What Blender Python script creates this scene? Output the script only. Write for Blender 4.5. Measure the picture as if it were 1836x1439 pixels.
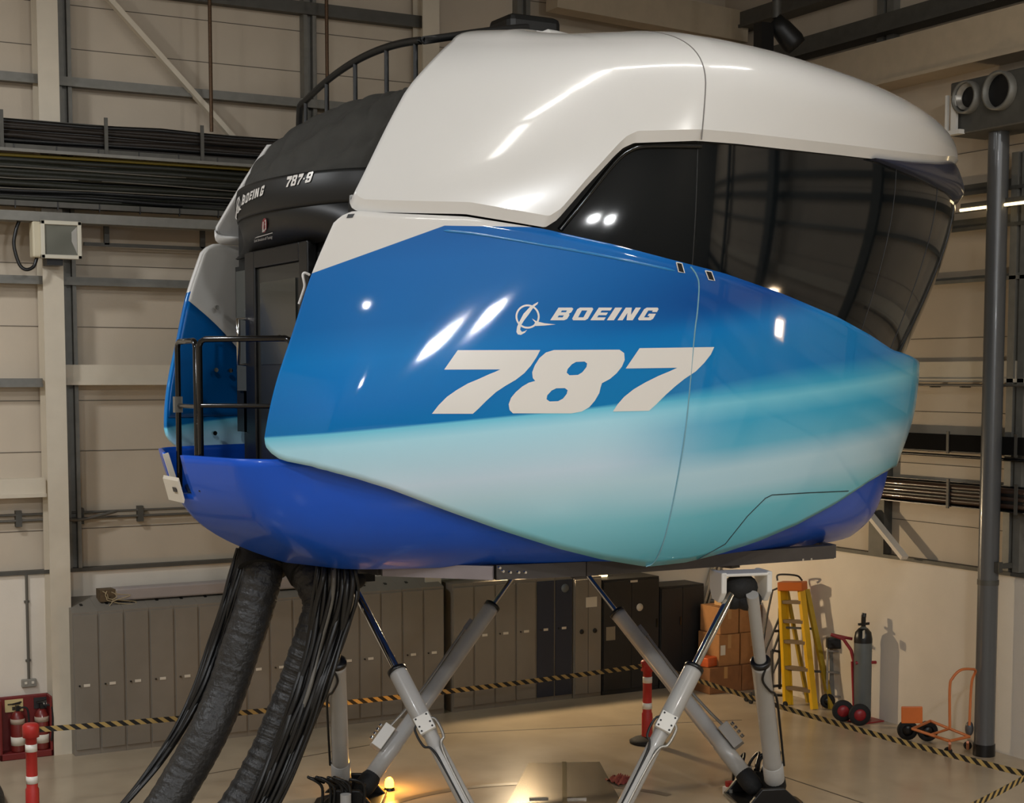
import bpy, bmesh, math, random
import numpy as np
from mathutils import Vector, Matrix
from mathutils.geometry import delaunay_2d_cdt
random.seed(7)
S = bpy.context.scene
for o in list(bpy.data.objects): bpy.data.objects.remove(o)
PI = math.pi
# ------------------------------------------------------------------ camera
FL, CX, CY = 2800.0, 918.0, 900.0            # focal length and principal point in pixels of the 1836x1439 frame
YAW = math.radians(29.0); PITCH = math.atan(224/2800.0)
O = np.array([-7.82, -13.28, 4.43])
cd = bpy.data.cameras.new('camera'); cam = bpy.data.objects.new('camera', cd); S.collection.objects.link(cam)
cam.location = O; cam.rotation_euler = (PI/2-PITCH, 0, -YAW)
cd.sensor_fit = 'HORIZONTAL'; cd.sensor_width = 36.0; cd.lens = 36.0*FL/1836.0
cd.shift_x = 0.0; cd.shift_y = (CY-719.5)/1836.0; cd.clip_start = 0.05; cd.clip_end = 200
S.camera = cam
# ------------------------------------------------------------------ world, exposure
w = bpy.data.worlds.new('world'); S.world = w; w.use_nodes = True
w.node_tree.nodes['Background'].inputs[0].default_value = (1.0, 0.93, 0.85, 1); w.node_tree.nodes['Background'].inputs[1].default_value = 0.03
S.view_settings.view_transform = 'Standard'; S.view_settings.look = 'None'
S.view_settings.exposure = 0.0; S.view_settings.gamma = 1.0; S.view_settings.use_curve_mapping = False
# ------------------------------------------------------------------ room lights (the hall's own lamps and an added fill bay)
def light(name, kind, loc, target, power, color, size=0.5, size_y=None, spot=None, blend=0.5):
    l = bpy.data.lights.new(name, kind); l.energy = power; l.color = color
    if kind == 'AREA':
        l.shape = 'RECTANGLE'; l.size = size; l.size_y = size_y or size
    elif kind == 'SPOT':
        l.spot_size = math.radians(spot); l.spot_blend = blend; l.shadow_soft_size = size
    else: l.shadow_soft_size = size
    o = bpy.data.objects.new(name, l); S.collection.objects.link(o); o.location = loc
    o.rotation_euler = (Vector(target)-Vector(loc)).to_track_quat('-Z', 'Y').to_euler()
    return o
WARM = (1.0, 0.80, 0.58); SOFT = (0.96, 0.98, 1.0); NEUT = (0.95, 0.98, 1.0)
# high bay lamps under the roof
BAYS = [(-10.0, -14.0, 9.7, 470, SOFT), (-3.5, -14.0, 9.7, 460, SOFT), (2.0, -14.0, 9.7, 400, (1.0, .97, .92)), (-8.2, 1.2, 8.8, 285, SOFT), (-10.5, -4.5, 9.7, 230, SOFT)]  # the far left bay is an unseen lamp added to brighten left wall and floor
for x, y, z, e, c in BAYS: light('high_bay_light', 'AREA', (x, y, z), (x+.6, y+2.0, 0), e, c, 0.6, 0.6)
# wall flood lights on the near wall, shining on the simulator flank
FLOODS = [(-4.25, -16.6, 5.95), (-3.42, -16.6, 5.74), (-7.85, -16.6, 6.75)]
for p, e in zip(FLOODS, (80, 80, 50)):
    light('flood_beam', 'AREA', (p[0], p[1]+.16, p[2]), (0, 0, 4.0), e, NEUT, 0.32, 0.22)
SIDE = (5.70, -6.6, 3.95)
light('side_flood_beam', 'AREA', (SIDE[0]-.16, SIDE[1], SIDE[2]), (0, -2.4, 4.0), 22, WARM, 0.3, 0.22)
# warm flood behind the simulator, on the far wall, lighting the right hand corner
CORNER = (2.55, 5.20, 2.32)
light('corner_flood_beam', 'SPOT', CORNER, (3.9, 1.0, .6), 430, (1.0, .76, .47), 0.09, spot=165, blend=.4)

# ------------------------------------------------------------------ projection helpers (pixel of the photo -> point in the hall)
_r = np.array([math.cos(YAW), -math.sin(YAW), 0]); _h = np.array([math.sin(YAW), math.cos(YAW), 0]); _k = np.array([0, 0, 1.0])
_fw = _h*math.cos(PITCH)-_k*math.sin(PITCH); _up = _h*math.sin(PITCH)+_k*math.cos(PITCH)
def ray(px, py): return _fw+_r*(px-CX)/FL-_up*(py-CY)/FL
def onZ(px, py, z=0.0): d = ray(px, py); return O+d*(z-O[2])/d[2]
def onY(px, py, y): d = ray(px, py); return O+d*(y-O[1])/d[1]
def onX(px, py, x): d = ray(px, py); return O+d*(x-O[0])/d[0]
def at(px, py, dist): return O+ray(px, py)*dist
def proj(p):
    q = np.asarray(p, float)-O; d = q@_fw
    return CX+FL*(q@_r)/d, CY-FL*(q@_up)/d
# ------------------------------------------------------------------ materials
def lin(c): return tuple(((v/255)/12.92 if v/255 <= .04045 else ((v/255+.055)/1.055)**2.4) for v in c)
MATS = {}
def M(name, rgb, rough=.5, metal=0.0, coat=0.0, var=0.0, scale=6.0, bump=0.0, bscale=60.0, emit=0, spec=.5, stretch=None):
    if name in MATS: return MATS[name]
    m = bpy.data.materials.new(name); m.use_nodes = True; nt = m.node_tree; b = nt.nodes['Principled BSDF']
    c = lin(rgb); b.inputs['Base Color'].default_value = (*c, 1); b.inputs['Roughness'].default_value = rough
    b.inputs['Metallic'].default_value = metal; b.inputs['Coat Weight'].default_value = coat; b.inputs['Coat Roughness'].default_value = .06
    b.inputs['Specular IOR Level'].default_value = spec
    tc = nt.nodes.new('ShaderNodeTexCoord'); src = tc.outputs['Object']
    if stretch:
        mp = nt.nodes.new('ShaderNodeMapping'); mp.inputs['Scale'].default_value = stretch; nt.links.new(src, mp.inputs[0]); src = mp.outputs[0]
    if var:
        n = nt.nodes.new('ShaderNodeTexNoise'); n.inputs['Scale'].default_value = scale; n.inputs['Detail'].default_value = 5
        nt.links.new(src, n.inputs['Vector'])
        r = nt.nodes.new('ShaderNodeValToRGB'); r.color_ramp.elements[0].position = .3; r.color_ramp.elements[1].position = .7
        r.color_ramp.elements[0].color = (*[v*(1-var) for v in c], 1); r.color_ramp.elements[1].color = (*[min(1, v*(1+var)) for v in c], 1)
        nt.links.new(n.outputs['Fac'], r.inputs[0]); nt.links.new(r.outputs[0], b.inputs['Base Color'])
    if bump:
        n = nt.nodes.new('ShaderNodeTexNoise'); n.inputs['Scale'].default_value = bscale; n.inputs['Detail'].default_value = 3
        nt.links.new(src, n.inputs['Vector'])
        bp = nt.nodes.new('ShaderNodeBump'); bp.inputs['Strength'].default_value = bump; bp.inputs['Distance'].default_value = .02
        nt.links.new(n.outputs['Fac'], bp.inputs['Height']); nt.links.new(bp.outputs[0], b.inputs['Normal'])
    if emit:
        b.inputs['Emission Color'].default_value = (*c, 1); b.inputs['Emission Strength'].default_value = emit
    MATS[name] = m; return m
clad = M('cladding_paint', (192, 178, 158), .55, var=.04, scale=2.0, bump=.05, bscale=40)
white_paint = M('white_wall_paint', (222, 212, 197), .6, var=.03, scale=3, bump=.08, bscale=70)
col_paint = M('column_paint', (205, 194, 174), .45, var=.03)
beam_paint = M('beam_paint', (178, 162, 138), .5, var=.05)
galv = M('galvanised_steel', (122, 120, 113), .5, .35, var=.10, scale=9)
galv_dark = M('dull_steel', (84, 82, 76), .55, .3, var=.12, scale=7)
seam_m = M('seam_gap', (96, 88, 78), .8)
ceil_m = M('roof_sheet', (120, 112, 100), .7, var=.06)
cable_dark = M('cable_brown', (34, 27, 21), .5, var=.25, scale=30)
cable_green = M('cable_olive', (28, 29, 20), .5, var=.25, scale=30)
cable_black = M('cable_black', (17, 17, 17), .38, var=.2, scale=20)
cable_grey = M('cable_grey', (92, 88, 80), .45)
cable_yel = M('cable_yellow', (120, 104, 30), .5)
rust = M('threaded_rod', (88, 66, 46), .5, .5, var=.25, scale=50)
black = M('black_paint', (16, 16, 17), .35, var=.1)
black_gloss = M('black_gloss', (12, 13, 14), .14, coat=.4)
black_sat = M('black_satin', (24, 25, 25), .45)
rubber = M('rubber', (20, 20, 20), .75, bump=.2)
alu = M('aluminium', (168, 164, 156), .35, .7, var=.06)
chrome = M('chrome', (205, 203, 198), .12, 1.0)
leg_grey = M('actuator_grey', (170, 168, 164), .33, .0, coat=.25, var=.03)
box_white = M('machined_white', (222, 219, 212), .45)
shell_white = M('shell_white', (226, 225, 222), .22, coat=.6, var=.006, scale=2)
decal_white = M('decal_white', (236, 233, 228), .3, coat=.3)
dome_m = M('dome_glass', (13, 18, 21), .06, coat=.25, spec=.5)
royal = M('royal_blue', (18, 84, 200), .35, coat=.35, var=.02, spec=.25)
royal_in = M('royal_blue_inner', (26, 50, 120), .5)
navy = M('navy_trim', (34, 42, 66), .3, coat=.4)
fabric = M('black_fabric', (58, 57, 53), .85, var=.12, scale=5, bump=.5, bscale=9)
frame_m = M('frame_steel', (74, 69, 66), .5, .15, var=.08)
frame_plate = M('frame_plate', (150, 141, 143), .5, .1, var=.05)
red_m = M('post_red', (178, 42, 36), .45)
fire_red = M('fire_board_red', (112, 28, 26), .5, var=.08)
reflect_m = M('reflective_band', (228, 224, 214), .35)
yellow_m = M('fibreglass_yellow', (222, 172, 26), .4, var=.05)
orange_m = M('orange_paint', (206, 104, 34), .4, var=.06)
truck_red = M('truck_red', (148, 36, 42), .4)
card = M('cardboard', (160, 112, 66), .8, var=.08, scale=10)
card_d = M('cardboard_dark', (132, 88, 52), .8, var=.08, scale=10)
paper = M('paper', (216, 208, 192), .7)
cyl_grey = M('gas_cylinder_grey', (96, 100, 98), .4, var=.06)
locker_m = M('locker_grey', (128, 121, 110), .5, var=.03)
locker_b = M('locker_blue', (36, 44, 62), .45)
cab_black = M('cabinet_black', (34, 34, 34), .5, var=.08)
duct_m = M('duct_pvc', (160, 150, 145), .5, var=.04)
lamp_glass = M('lamp_glass', (150, 150, 138), .12, .6)
def emis(name, rgb, strength):
    m = bpy.data.materials.new(name); m.use_nodes = True; nt = m.node_tree
    b = nt.nodes['Principled BSDF']; b.inputs['Base Color'].default_value = (*lin(rgb), 1)
    b.inputs['Emission Color'].default_value = (*lin(rgb), 1); b.inputs['Emission Strength'].default_value = strength
    return m
tube_on = emis('tube_lit', (255, 252, 246), 30.0)
flood_on = emis('flood_lit', (255, 248, 238), 16.0)
flood_warm = emis('flood_warm_lit', (255, 214, 160), 11.0)
amber_on = emis('amber_lit', (255, 150, 30), 30.0)
strip_on = emis('strip_lit', (255, 226, 170), 3.0)
strip_dim = emis('window_strip_lit', (255, 224, 176), 1.1)
# ------------------------------------------------------------------ mesh helpers
class MB:
    def __init__(s, weld=False): s.v = []; s.f = []; s.sm = []; s.weld = weld
    def add(s, vs, fs, smooth=False):
        n = len(s.v); s.v += [tuple(float(c) for c in v) for v in vs]
        for f in fs: s.f.append(tuple(i+n for i in f)); s.sm.append(smooth)
        return s
    def box(s, a, b):
        x0, y0, z0 = a; x1, y1, z1 = b
        x0, x1 = min(x0, x1), max(x0, x1); y0, y1 = min(y0, y1), max(y0, y1); z0, z1 = min(z0, z1), max(z0, z1)
        return s.add([(x0,y0,z0),(x1,y0,z0),(x1,y1,z0),(x0,y1,z0),(x0,y0,z1),(x1,y0,z1),(x1,y1,z1),(x0,y1,z1)],
                     [(0,3,2,1),(4,5,6,7),(0,1,5,4),(1,2,6,5),(2,3,7,6),(3,0,4,7)])
    def obox(s, c, u, v, w):
        c, u, v, w = [np.asarray(q, float) for q in (c, u, v, w)]
        P = [c+a*u+b*v+d*w for d in (-1, 1) for a, b in ((-1,-1),(1,-1),(1,1),(-1,1))]
        return s.add(P, [(0,3,2,1),(4,5,6,7),(0,1,5,4),(1,2,6,5),(2,3,7,6),(3,0,4,7)])
    def bar(s, p0, p1, wd, ht, up=(0, 0, 1)):
        p0, p1 = np.asarray(p0, float), np.asarray(p1, float); d = p1-p0; L = np.linalg.norm(d); d /= L
        up = np.asarray(up, float)
        if abs(d@up) > .97: up = np.array([1.0, 0, 0])
        sd = np.cross(d, up); sd /= np.linalg.norm(sd); uu = np.cross(sd, d)
        return s.obox((p0+p1)/2, d*L/2, sd*wd/2, uu*ht/2)
    def tube(s, pts, r, n=10, caps=True, closed=False):
        pts = [np.asarray(p, float) for p in pts]; m = len(pts)
        rr = r if hasattr(r, '__len__') else [r]*m
        T = []
        for i in range(m):
            if closed: d = pts[(i+1) % m]-pts[i-1]
            else: d = pts[min(i+1, m-1)]-pts[max(i-1, 0)]
            T.append(d/(np.linalg.norm(d)+1e-12))
        a = np.array([0, 0, 1.0]) if abs(T[0][2]) < .9 else np.array([1.0, 0, 0])
        nx = np.cross(T[0], a); nx /= np.linalg.norm(nx); vs = []
        for i in range(m):
            nx = nx-T[i]*(nx@T[i]); nx /= np.linalg.norm(nx); ny = np.cross(T[i], nx)
            for k in range(n):
                t = 2*PI*k/n; vs.append(pts[i]+rr[i]*(math.cos(t)*nx+math.sin(t)*ny))
        fs = []; mm = m if closed else m-1
        for i in range(mm):
            j = (i+1) % m
            for k in range(n): fs.append((i*n+k, i*n+(k+1) % n, j*n+(k+1) % n, j*n+k))
        s.add(vs, fs, True)
        if caps and not closed:
            s.add(vs[:n], [tuple(range(n))[::-1]]); s.add(vs[-n:], [tuple(range(n))])
        return s
    def cyl(s, p0, p1, r0, r1=None, n=24): return s.tube([p0, p1], [r0, r0 if r1 is None else r1], n)
    def lathe(s, c, prof, n=24, axis=(0, 0, 1)):
        c = np.asarray(c, float); a = np.asarray(axis, float); a /= np.linalg.norm(a)
        u = np.cross(a, [1.0, 0, 0] if abs(a[0]) < .9 else [0, 1.0, 0]); u /= np.linalg.norm(u); v = np.cross(a, u)
        vs = [c+a*h+r*(math.cos(2*PI*k/n)*u+math.sin(2*PI*k/n)*v) for r, h in prof for k in range(n)]
        fs = [(i*n+k, i*n+(k+1) % n, (i+1)*n+(k+1) % n, (i+1)*n+k) for i in range(len(prof)-1) for k in range(n)]
        return s.add(vs, fs, True)
    def grid(s, A, smooth=True, closed=False):
        A = np.asarray(A, float); m, n = A.shape[:2]
        fs = [(i*n+j, i*n+j+1, (i+1)*n+j+1, (i+1)*n+j) for i in range(m-1) for j in range(n-1)]
        if closed: fs += [(i*n+n-1, i*n, (i+1)*n, (i+1)*n+n-1) for i in range(m-1)]
        return s.add(A.reshape(-1, 3), fs, smooth)
    def prism(s, poly, vec):
        poly = [np.asarray(p, float) for p in poly]; vec = np.asarray(vec, float); n = len(poly)
        return s.add(poly+[p+vec for p in poly], [tuple(range(n))[::-1], tuple(range(n, 2*n))]+[(i, (i+1) % n, n+(i+1) % n, n+i) for i in range(n)])
    def sphere(s, c, r, n=16, m=10):
        c = np.asarray(c, float); r = np.asarray(r if hasattr(r, '__len__') else (r, r, r), float)
        return s.grid([[c+r*np.array([math.sin(PI*i/m)*math.cos(2*PI*k/n), math.sin(PI*i/m)*math.sin(2*PI*k/n), math.cos(PI*i/m)]) for k in range(n)] for i in range(m+1)], True, True)
    def mesh(s, name, mat):
        me = bpy.data.meshes.new(name); me.from_pydata(s.v, [], s.f); me.update()
        bm = bmesh.new(); bm.from_mesh(me); bmesh.ops.remove_doubles(bm, verts=bm.verts, dist=1e-4) if s.weld else None
        bmesh.ops.recalc_face_normals(bm, faces=bm.faces); bm.to_mesh(me); bm.free()
        me.polygons.foreach_set('use_smooth', s.sm if len(s.sm) == len(me.polygons) else [True]*len(me.polygons)); me.materials.append(mat); return me
def link(o): S.collection.objects.link(o); return o
def part(name, mb, mat, parent=None, label=None, bevel=0, solid=0, stuff=False):
    """one mesh object; vertices are given in hall coordinates"""
    o = link(bpy.data.objects.new(name, mb.mesh(name, mat)))
    if parent is not None:
        o.parent = parent
        if parent.type == 'EMPTY': o.location = -parent.location
    if label: o['label'] = label
    if stuff: o['kind'] = 'stuff'
    if solid:
        me = o.data; acc = 0.0
        for pl in me.polygons: c = pl.center; acc += pl.area*(pl.normal.x*c.x+pl.normal.y*c.y+pl.normal.z*(c.z-4.8))
        if acc < 0: me.flip_normals()
        md = o.modifiers.new('thickness', 'SOLIDIFY'); md.thickness = solid; md.offset = -1
    if bevel:
        md = o.modifiers.new('edge', 'BEVEL'); md.width = bevel; md.segments = 2; md.limit_method = 'ANGLE'
    return o
def thing(name, label, cat, loc, group=None):
    o = link(bpy.data.objects.new(name, None)); o.location = tuple(float(v) for v in loc); o.empty_display_size = .1
    o['label'] = label; o['category'] = cat
    if group: o['group'] = group
    return o
def solo(name, mb, mat, label, cat, group=None, bevel=0):
    o = part(name, mb, mat, None, label, bevel); o['category'] = cat
    if group: o['group'] = group
    return o
def struct(name, mb, mat, bevel=0):
    o = part(name, mb, mat, None, None, bevel); o['kind'] = 'structure'; return o
def copy_thing(r, loc, label, rotz=None):
    c = r.copy(); link(c); c.location = loc; c['label'] = label
    if rotz is not None: c.rotation_euler = (0, 0, rotz)
    for ch in list(r.children):
        d = ch.copy(); link(d); d.parent = c
        for g in list(ch.children):
            e = g.copy(); link(e); e.parent = d
    return c
def spline(pts, n):
    """Catmull-Rom through the points"""
    P = [np.asarray(p, float) for p in pts]; P = [2*P[0]-P[1]]+P+[2*P[-1]-P[-2]]; out = []
    m = len(P)-3
    for k in range(n):
        t = k/(n-1)*m; i = min(int(t), m-1); u = t-i; a, b, c, d = P[i:i+4]
        out.append(.5*((2*b)+(-a+c)*u+(2*a-5*b+4*c-d)*u*u+(-a+3*b-3*c+d)*u**3))
    return out
# ------------------------------------------------------------------ the hall
XW_, YW_, ZC = 6.05, 5.42, 10.6           # right wall, far wall, roof
XL_, YN_ = -15.0, -17.0
DZ = 2.12
def floor_mat():
    m = bpy.data.materials.new('epoxy_floor'); m.use_nodes = True; nt = m.node_tree; b = nt.nodes['Principled BSDF']
    tc = nt.nodes.new('ShaderNodeTexCoord')
    n = nt.nodes.new('ShaderNodeTexNoise'); n.inputs['Scale'].default_value = .9; n.inputs['Detail'].default_value = 4; n.inputs['Roughness'].default_value = .5
    r = nt.nodes.new('ShaderNodeValToRGB'); r.color_ramp.elements[0].position = .3; r.color_ramp.elements[1].position = .72
    r.color_ramp.elements[0].color = (*lin((166, 150, 126)), 1); r.color_ramp.elements[1].color = (*lin((190, 173, 146)), 1)
    nt.links.new(tc.outputs['Object'], n.inputs['Vector']); nt.links.new(n.outputs['Fac'], r.inputs[0]); nt.links.new(r.outputs[0], b.inputs['Base Color'])
    n2 = nt.nodes.new('ShaderNodeTexNoise'); n2.inputs['Scale'].default_value = 3; n2.inputs['Detail'].default_value = 6
    nt.links.new(tc.outputs['Object'], n2.inputs['Vector'])
    mr = nt.nodes.new('ShaderNodeMapRange'); mr.inputs[3].default_value = .20; mr.inputs[4].default_value = .28
    nt.links.new(n2.outputs['Fac'], mr.inputs[0]); nt.links.new(mr.outputs[0], b.inputs['Roughness'])
    return m
struct('floor', MB().box((XL_, YN_, -.2), (XW_+.2, YW_+.2, 0)), floor_mat())
struct('ceiling', MB().box((XL_, YN_, ZC), (XW_+.4, YW_+.4, ZC+.2)), ceil_m)
struct('wall_back', MB().box((XL_, YW_+.08, DZ), (XW_+.4, YW_+.3, ZC)), clad)
struct('wall_right', MB().box((XW_+.08, YN_, DZ), (XW_+.3, YW_+.08, ZC)), clad)
struct('wall_left', MB().box((XL_-.2, YN_, 0), (XL_, YW_+.3, ZC)), clad)
struct('wall_front', MB().box((XL_, YN_-.2, 0), (XW_+.4, YN_, ZC)), M('near_wall_paint', (104, 98, 90), .7))
struct('trim_1', MB().box((XL_, YW_, 0), (XW_+.2, YW_+.3, DZ)), white_paint)        # painted lower wall, far side
struct('trim_2', MB().box((XW_, YN_, 0), (XW_+.3, YW_, DZ)), white_paint)           # painted lower wall, right side
def zY(px, py, y=YW_): return float(onY(px, py, y)[2])
def zX(px, py, x=XW_): return float(onX(px, py, x)[2])
def xY(px, py, y=YW_): return float(onY(px, py, y)[0])
# steel angle on top of the painted lower walls
struct('trim_3', MB().box((XL_, YW_-.03, DZ), (XW_, YW_+.08, DZ+.045)), galv_dark)
struct('trim_4', MB().box((XW_-.03, YN_, DZ), (XW_+.08, YW_-.04, DZ+.045)), galv_dark)
# joints between the cladding panels
for k, z in enumerate([2.62, 3.55, 4.15, 5.02, 5.75, 6.9, 8.25, 8.75, 9.5]):
    struct('trim_%d' % (5+k), MB().box((XL_, YW_+.074, z), (XW_+.05, YW_+.086, z+.008)), seam_m)
for k, z in enumerate([2.62, 2.85, 3.35, 4.0, 4.9, 5.6, 6.4, 7.1]):
    struct('trim_%d' % (20+k), MB().box((XW_+.074, YN_, z), (XW_+.086, YW_, z+.008)), seam_m)
# horizontal rails on the far wall: (pixel of lower edge, pixel of upper edge, depth, material, x limits)
yc = YW_+.08
def rail_back(zl, zu, mat, x0=XL_, x1=XW_, dp=.16, nm='wall_rail'):
    struct(nm, MB().box((x0, yc-dp, zl), (x1, yc, zu)).box((x0, yc-dp-.03, zl-.012), (x1, yc-dp, zl+.03)), mat)
xcol = xY(98, 600, 5.12)                  # white column near the left edge
rail_back(zY(200, 162), zY(200, 147), galv)
rail_back(zY(600, 33), zY(600, 12), galv_dark, x1=xY(752, 40))
rail_back(zY(200, 512), zY(200, 499), galv)
rail_back(zY(30, 692), zY(30, 678), galv, x1=xcol-.1)
rail_back(zY(200, 688), zY(200, 654), col_paint, x0=xcol+.1, dp=.2, nm='wall_beam')
rail_back(zY(60, 888), zY(60, 856), col_paint, x1=xcol-.1, dp=.2, nm='wall_beam')
struct('wall_beam', MB().box((XL_, 4.88, zY(190, 402, 4.88)), (5.9, 5.10, zY(190, 385, 4.88))), galv)
# columns on the far wall
def h_column(xc, mat, y0=5.12, wd=.235, z1=ZC):
    m = MB().box((xc-wd/2, y0, 0), (xc+wd/2, y0+.02, z1)).box((xc-.012, y0+.02, 0), (xc+.012, YW_-.005, z1)).box((xc-wd/2, YW_-.02, 0), (xc+wd/2, YW_, z1))
    struct('steel_column', m, mat)
h_column(xcol, col_paint); h_column(float(onY(773, 60, 5.12)[0]), col_paint)
h_column(-8.2, col_paint)
for px, py, wd in ((120, 300, .16), (557, 100, .17), (940, 20, .2)):      # grey rails that stand behind the columns
    xx = xY(px, py, 5.35); struct('wall_post', MB().box((xx-wd/2, 5.36, DZ+.05), (xx-.035, yc, ZC)).box((xx+.035, 5.36, DZ+.05), (xx+wd/2, yc, ZC)).box((xx-.035, 5.44, DZ+.05), (xx+.035, yc, ZC)), galv)
# diagonal braces
p0, p1 = onY(188, -10, 5.3), onY(425, 255, 5.3)
struct('wind_brace', MB().bar(p0, p1, .06, .10, (0, 1, 0)), col_paint)
p0, p1 = onX(1556, 918, 5.9), onX(1622, 1000, 5.9)
struct('wind_brace', MB().bar(p0, p1, .05, .11, (1, 0, 0)), white_paint)
# right wall rails, posts
def rail_right(zl, zu, mat, dp=.16, y0=YN_, y1=YW_, nm='wall_rail'):
    struct(nm, MB().box((XW_+.08-dp, y0, zl), (XW_+.08, y1, zu)).box((XW_+.05-dp, y0, zl-.012), (XW_+.08-dp, y1, zl+.03)), mat)
rail_right(zX(1700, 683), zX(1700, 648), col_paint, .08, nm='wall_beam')
rail_right(zX(1800, 500), zX(1800, 490), galv, .08)
rail_right(zX(1800, 405), zX(1800, 385), galv_dark, .09)
rail_right(zX(1800, 340), zX(1800, 322), galv_dark, .09)
rail_right(zX(1600, 62), zX(1600, 30), galv_dark, .3)
rail_right(zX(1450, 20), zX(1450, -8), galv_dark, .3)
rail_right(zX(1640, 150), zX(1640, 75), beam_paint, .45, nm='eaves_beam')
for px, py, wd in ((1822, 720, .26), (1590, 40, .3)):
    yy = float(onX(px, py, XW_)[1]); z0, zt0 = (DZ+.05, 7.0) if px > 1700 else (8.35, ZC)
    struct('wall_post', MB().box((XW_-.03, yy-wd/2, z0), (XW_+.08, yy-.03, zt0)).box((XW_-.03, yy+.03, z0), (XW_+.08, yy+wd/2, zt0)).box((XW_+.03, yy-.03, z0), (XW_+.08, yy+.03, zt0)), galv)
yb = float(onX(1575, 960, XW_)[1])
struct('wall_post', MB().box((XW_-.06, yb-.16, DZ+.05), (XW_+.08, yb+.12, 5.5)), galv_dark)
for yq in (-3.6, -7.6, -11.6):
    struct('steel_column', MB().box((5.62, yq-.15, 0), (5.64, yq+.15, ZC)).box((5.64, yq-.015, 0), (5.86, yq+.015, ZC)).box((5.86, yq-.15, 0), (5.88, yq+.15, ZC)), galv_dark)
# roof beams in the upper right
struct('roof_beam', MB().bar(onY(990, -12, 4.9), onY(1330, 52, 4.9), .3, .42), beam_paint)
struct('roof_beam', MB().bar((-14.9, -3.2, 10.3), (6.0, -3.2, 10.3), .22, .4), beam_paint)
struct('roof_beam', MB().bar((-14.9, -10.2, 10.3), (6.0, -10.2, 10.3), .22, .4), beam_paint)
# ------------------------------------------------------------------ simulator hull surfaces
class Surf:
    """half hull (y<0): f runs 0..1 from the rear edge round the flank to the nose, z is height"""
    def __init__(s, zs, xr, wr, xc, wc, b, xf, xw=.35, sm=.16, fw=.035):
        s.xw = xw; s.fw = fw; s.zs = np.linspace(zs[0]-.3, zs[-1]+.3, 600); h = s.zs[1]-s.zs[0]; k = np.exp(-.5*(np.arange(-200, 201)*h/sm)**2); k /= k.sum(); s.a = {}
        for key, v in dict(xr=xr, wr=wr, xc=xc, wc=wc, b=b, xf=xf).items():
            zz = np.concatenate([[zs[0]-9], zs, [zs[-1]+9]]); vv = np.concatenate([[v[0]-9*(v[1]-v[0])/(zs[1]-zs[0])], v, [v[-1]+9*(v[-1]-v[-2])/(zs[-1]-zs[-2])]])
            big = np.interp(np.linspace(s.zs[0]-200*h, s.zs[-1]+200*h, 1000), zz, vv); s.a[key] = np.convolve(big, k, 'valid')
    def g(s, k, z): return np.interp(z, s.zs, s.a[k])
    def raw(s, f, z):
        xr, wr, xc, wc, b, xf = [s.g(k, z) for k in ('xr', 'wr', 'xc', 'wc', 'b', 'xf')]
        f = np.clip(f, 0, 1); t = f/.2
        x1 = xr+(xc-xr)*t; y1 = wr+(wc-wr)*t
        t = np.clip((f-.2)/.35, 0, 1)
        x2 = xc+(s.xw-xc)*t; y2 = (2*t**3-3*t**2+1)*wc+(t**3-2*t**2+t)*(b-wc)*1.45+(-2*t**3+3*t**2)*b
        th = np.clip((f-.55)/.45, 0, 1)*PI/2
        x3 = s.xw+(xf-s.xw)*np.sin(th); y3 = b*np.maximum(np.cos(th), 0)
        return np.stack([np.where(f < .2, x1, np.where(f < .55, x2, x3)), -np.where(f < .2, y1, np.where(f < .55, y2, y3)), z], -1)
    def P(s, f, z, off=0.0):
        f, z = np.broadcast_arrays(np.asarray(f, float), np.asarray(z, float))
        wd = np.clip(np.minimum(f, 1-f), 0, s.fw)
        p = sum(s.raw(f+wd*k, z) for k in (-1, -.66, -.33, 0, .33, .66, 1))/7
        if off: p = p+off*s.N(f, z)
        return p
    def N(s, f, z):
        e = 1e-3; a = s.P(np.clip(f+e, 0, 1), z)-s.P(np.clip(f-e, 0, 1), z); b = s.P(f, z+e)-s.P(f, z-e)
        n = np.cross(a, b); n = n/(np.linalg.norm(n, axis=-1, keepdims=True)+1e-12); return n
def inverse(P, px, py, u0, u1, v0, v1):
    """surface parameters of the point seen at a pixel"""
    u = np.linspace(u0, u1, 110)[:, None]; v = np.linspace(v0, v1, 90)[None]; u2, v2 = np.broadcast_arrays(u, v)
    X, Y = proj(P(u2, v2).reshape(-1, 3)); i = int(np.argmin((X-px)**2+(Y-py)**2)); a, b = float(u2.flat[i]), float(v2.flat[i])
    q = lambda a, b: np.array(proj(P(np.array(a), np.array(b)))).reshape(2)
    for _ in range(7):
        c = q(a, b); J = np.stack([(q(a+1e-4, b)-c)/1e-4, (q(a, b+1e-4)-c)/1e-4], 1)+np.eye(2)*1e-7
        d = np.clip(np.linalg.solve(J, np.array([px, py])-c), -.03, .03)
        a = min(max(a+d[0], u0), u1); b = min(max(b+d[1], v0), v1)
    return a, b
PANEL = Surf([2.7, 2.87, 3.2, 3.6, 4.0, 4.4, 4.8, 5.2, 5.9], [-3.5]*5+[-3.43, -3.30, -3.20, -2.90], [.7, .85, 1.08, 1.28, 1.41, 1.48, 1.56, 1.63, 1.74],
             [-3.05]*5+[-2.84, -2.62, -2.4, -2.05], [1.05, 1.2, 1.42, 1.63, 1.78, 1.82, 1.86, 1.91, 2.0], [1.75, 1.99, 2.16, 2.29, 2.40, 2.46, 2.51, 2.56, 2.6],
             [3.744, 3.73, 3.844, 3.973, 4.141, 4.172, 4.143, 4.102, 4.053])
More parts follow.
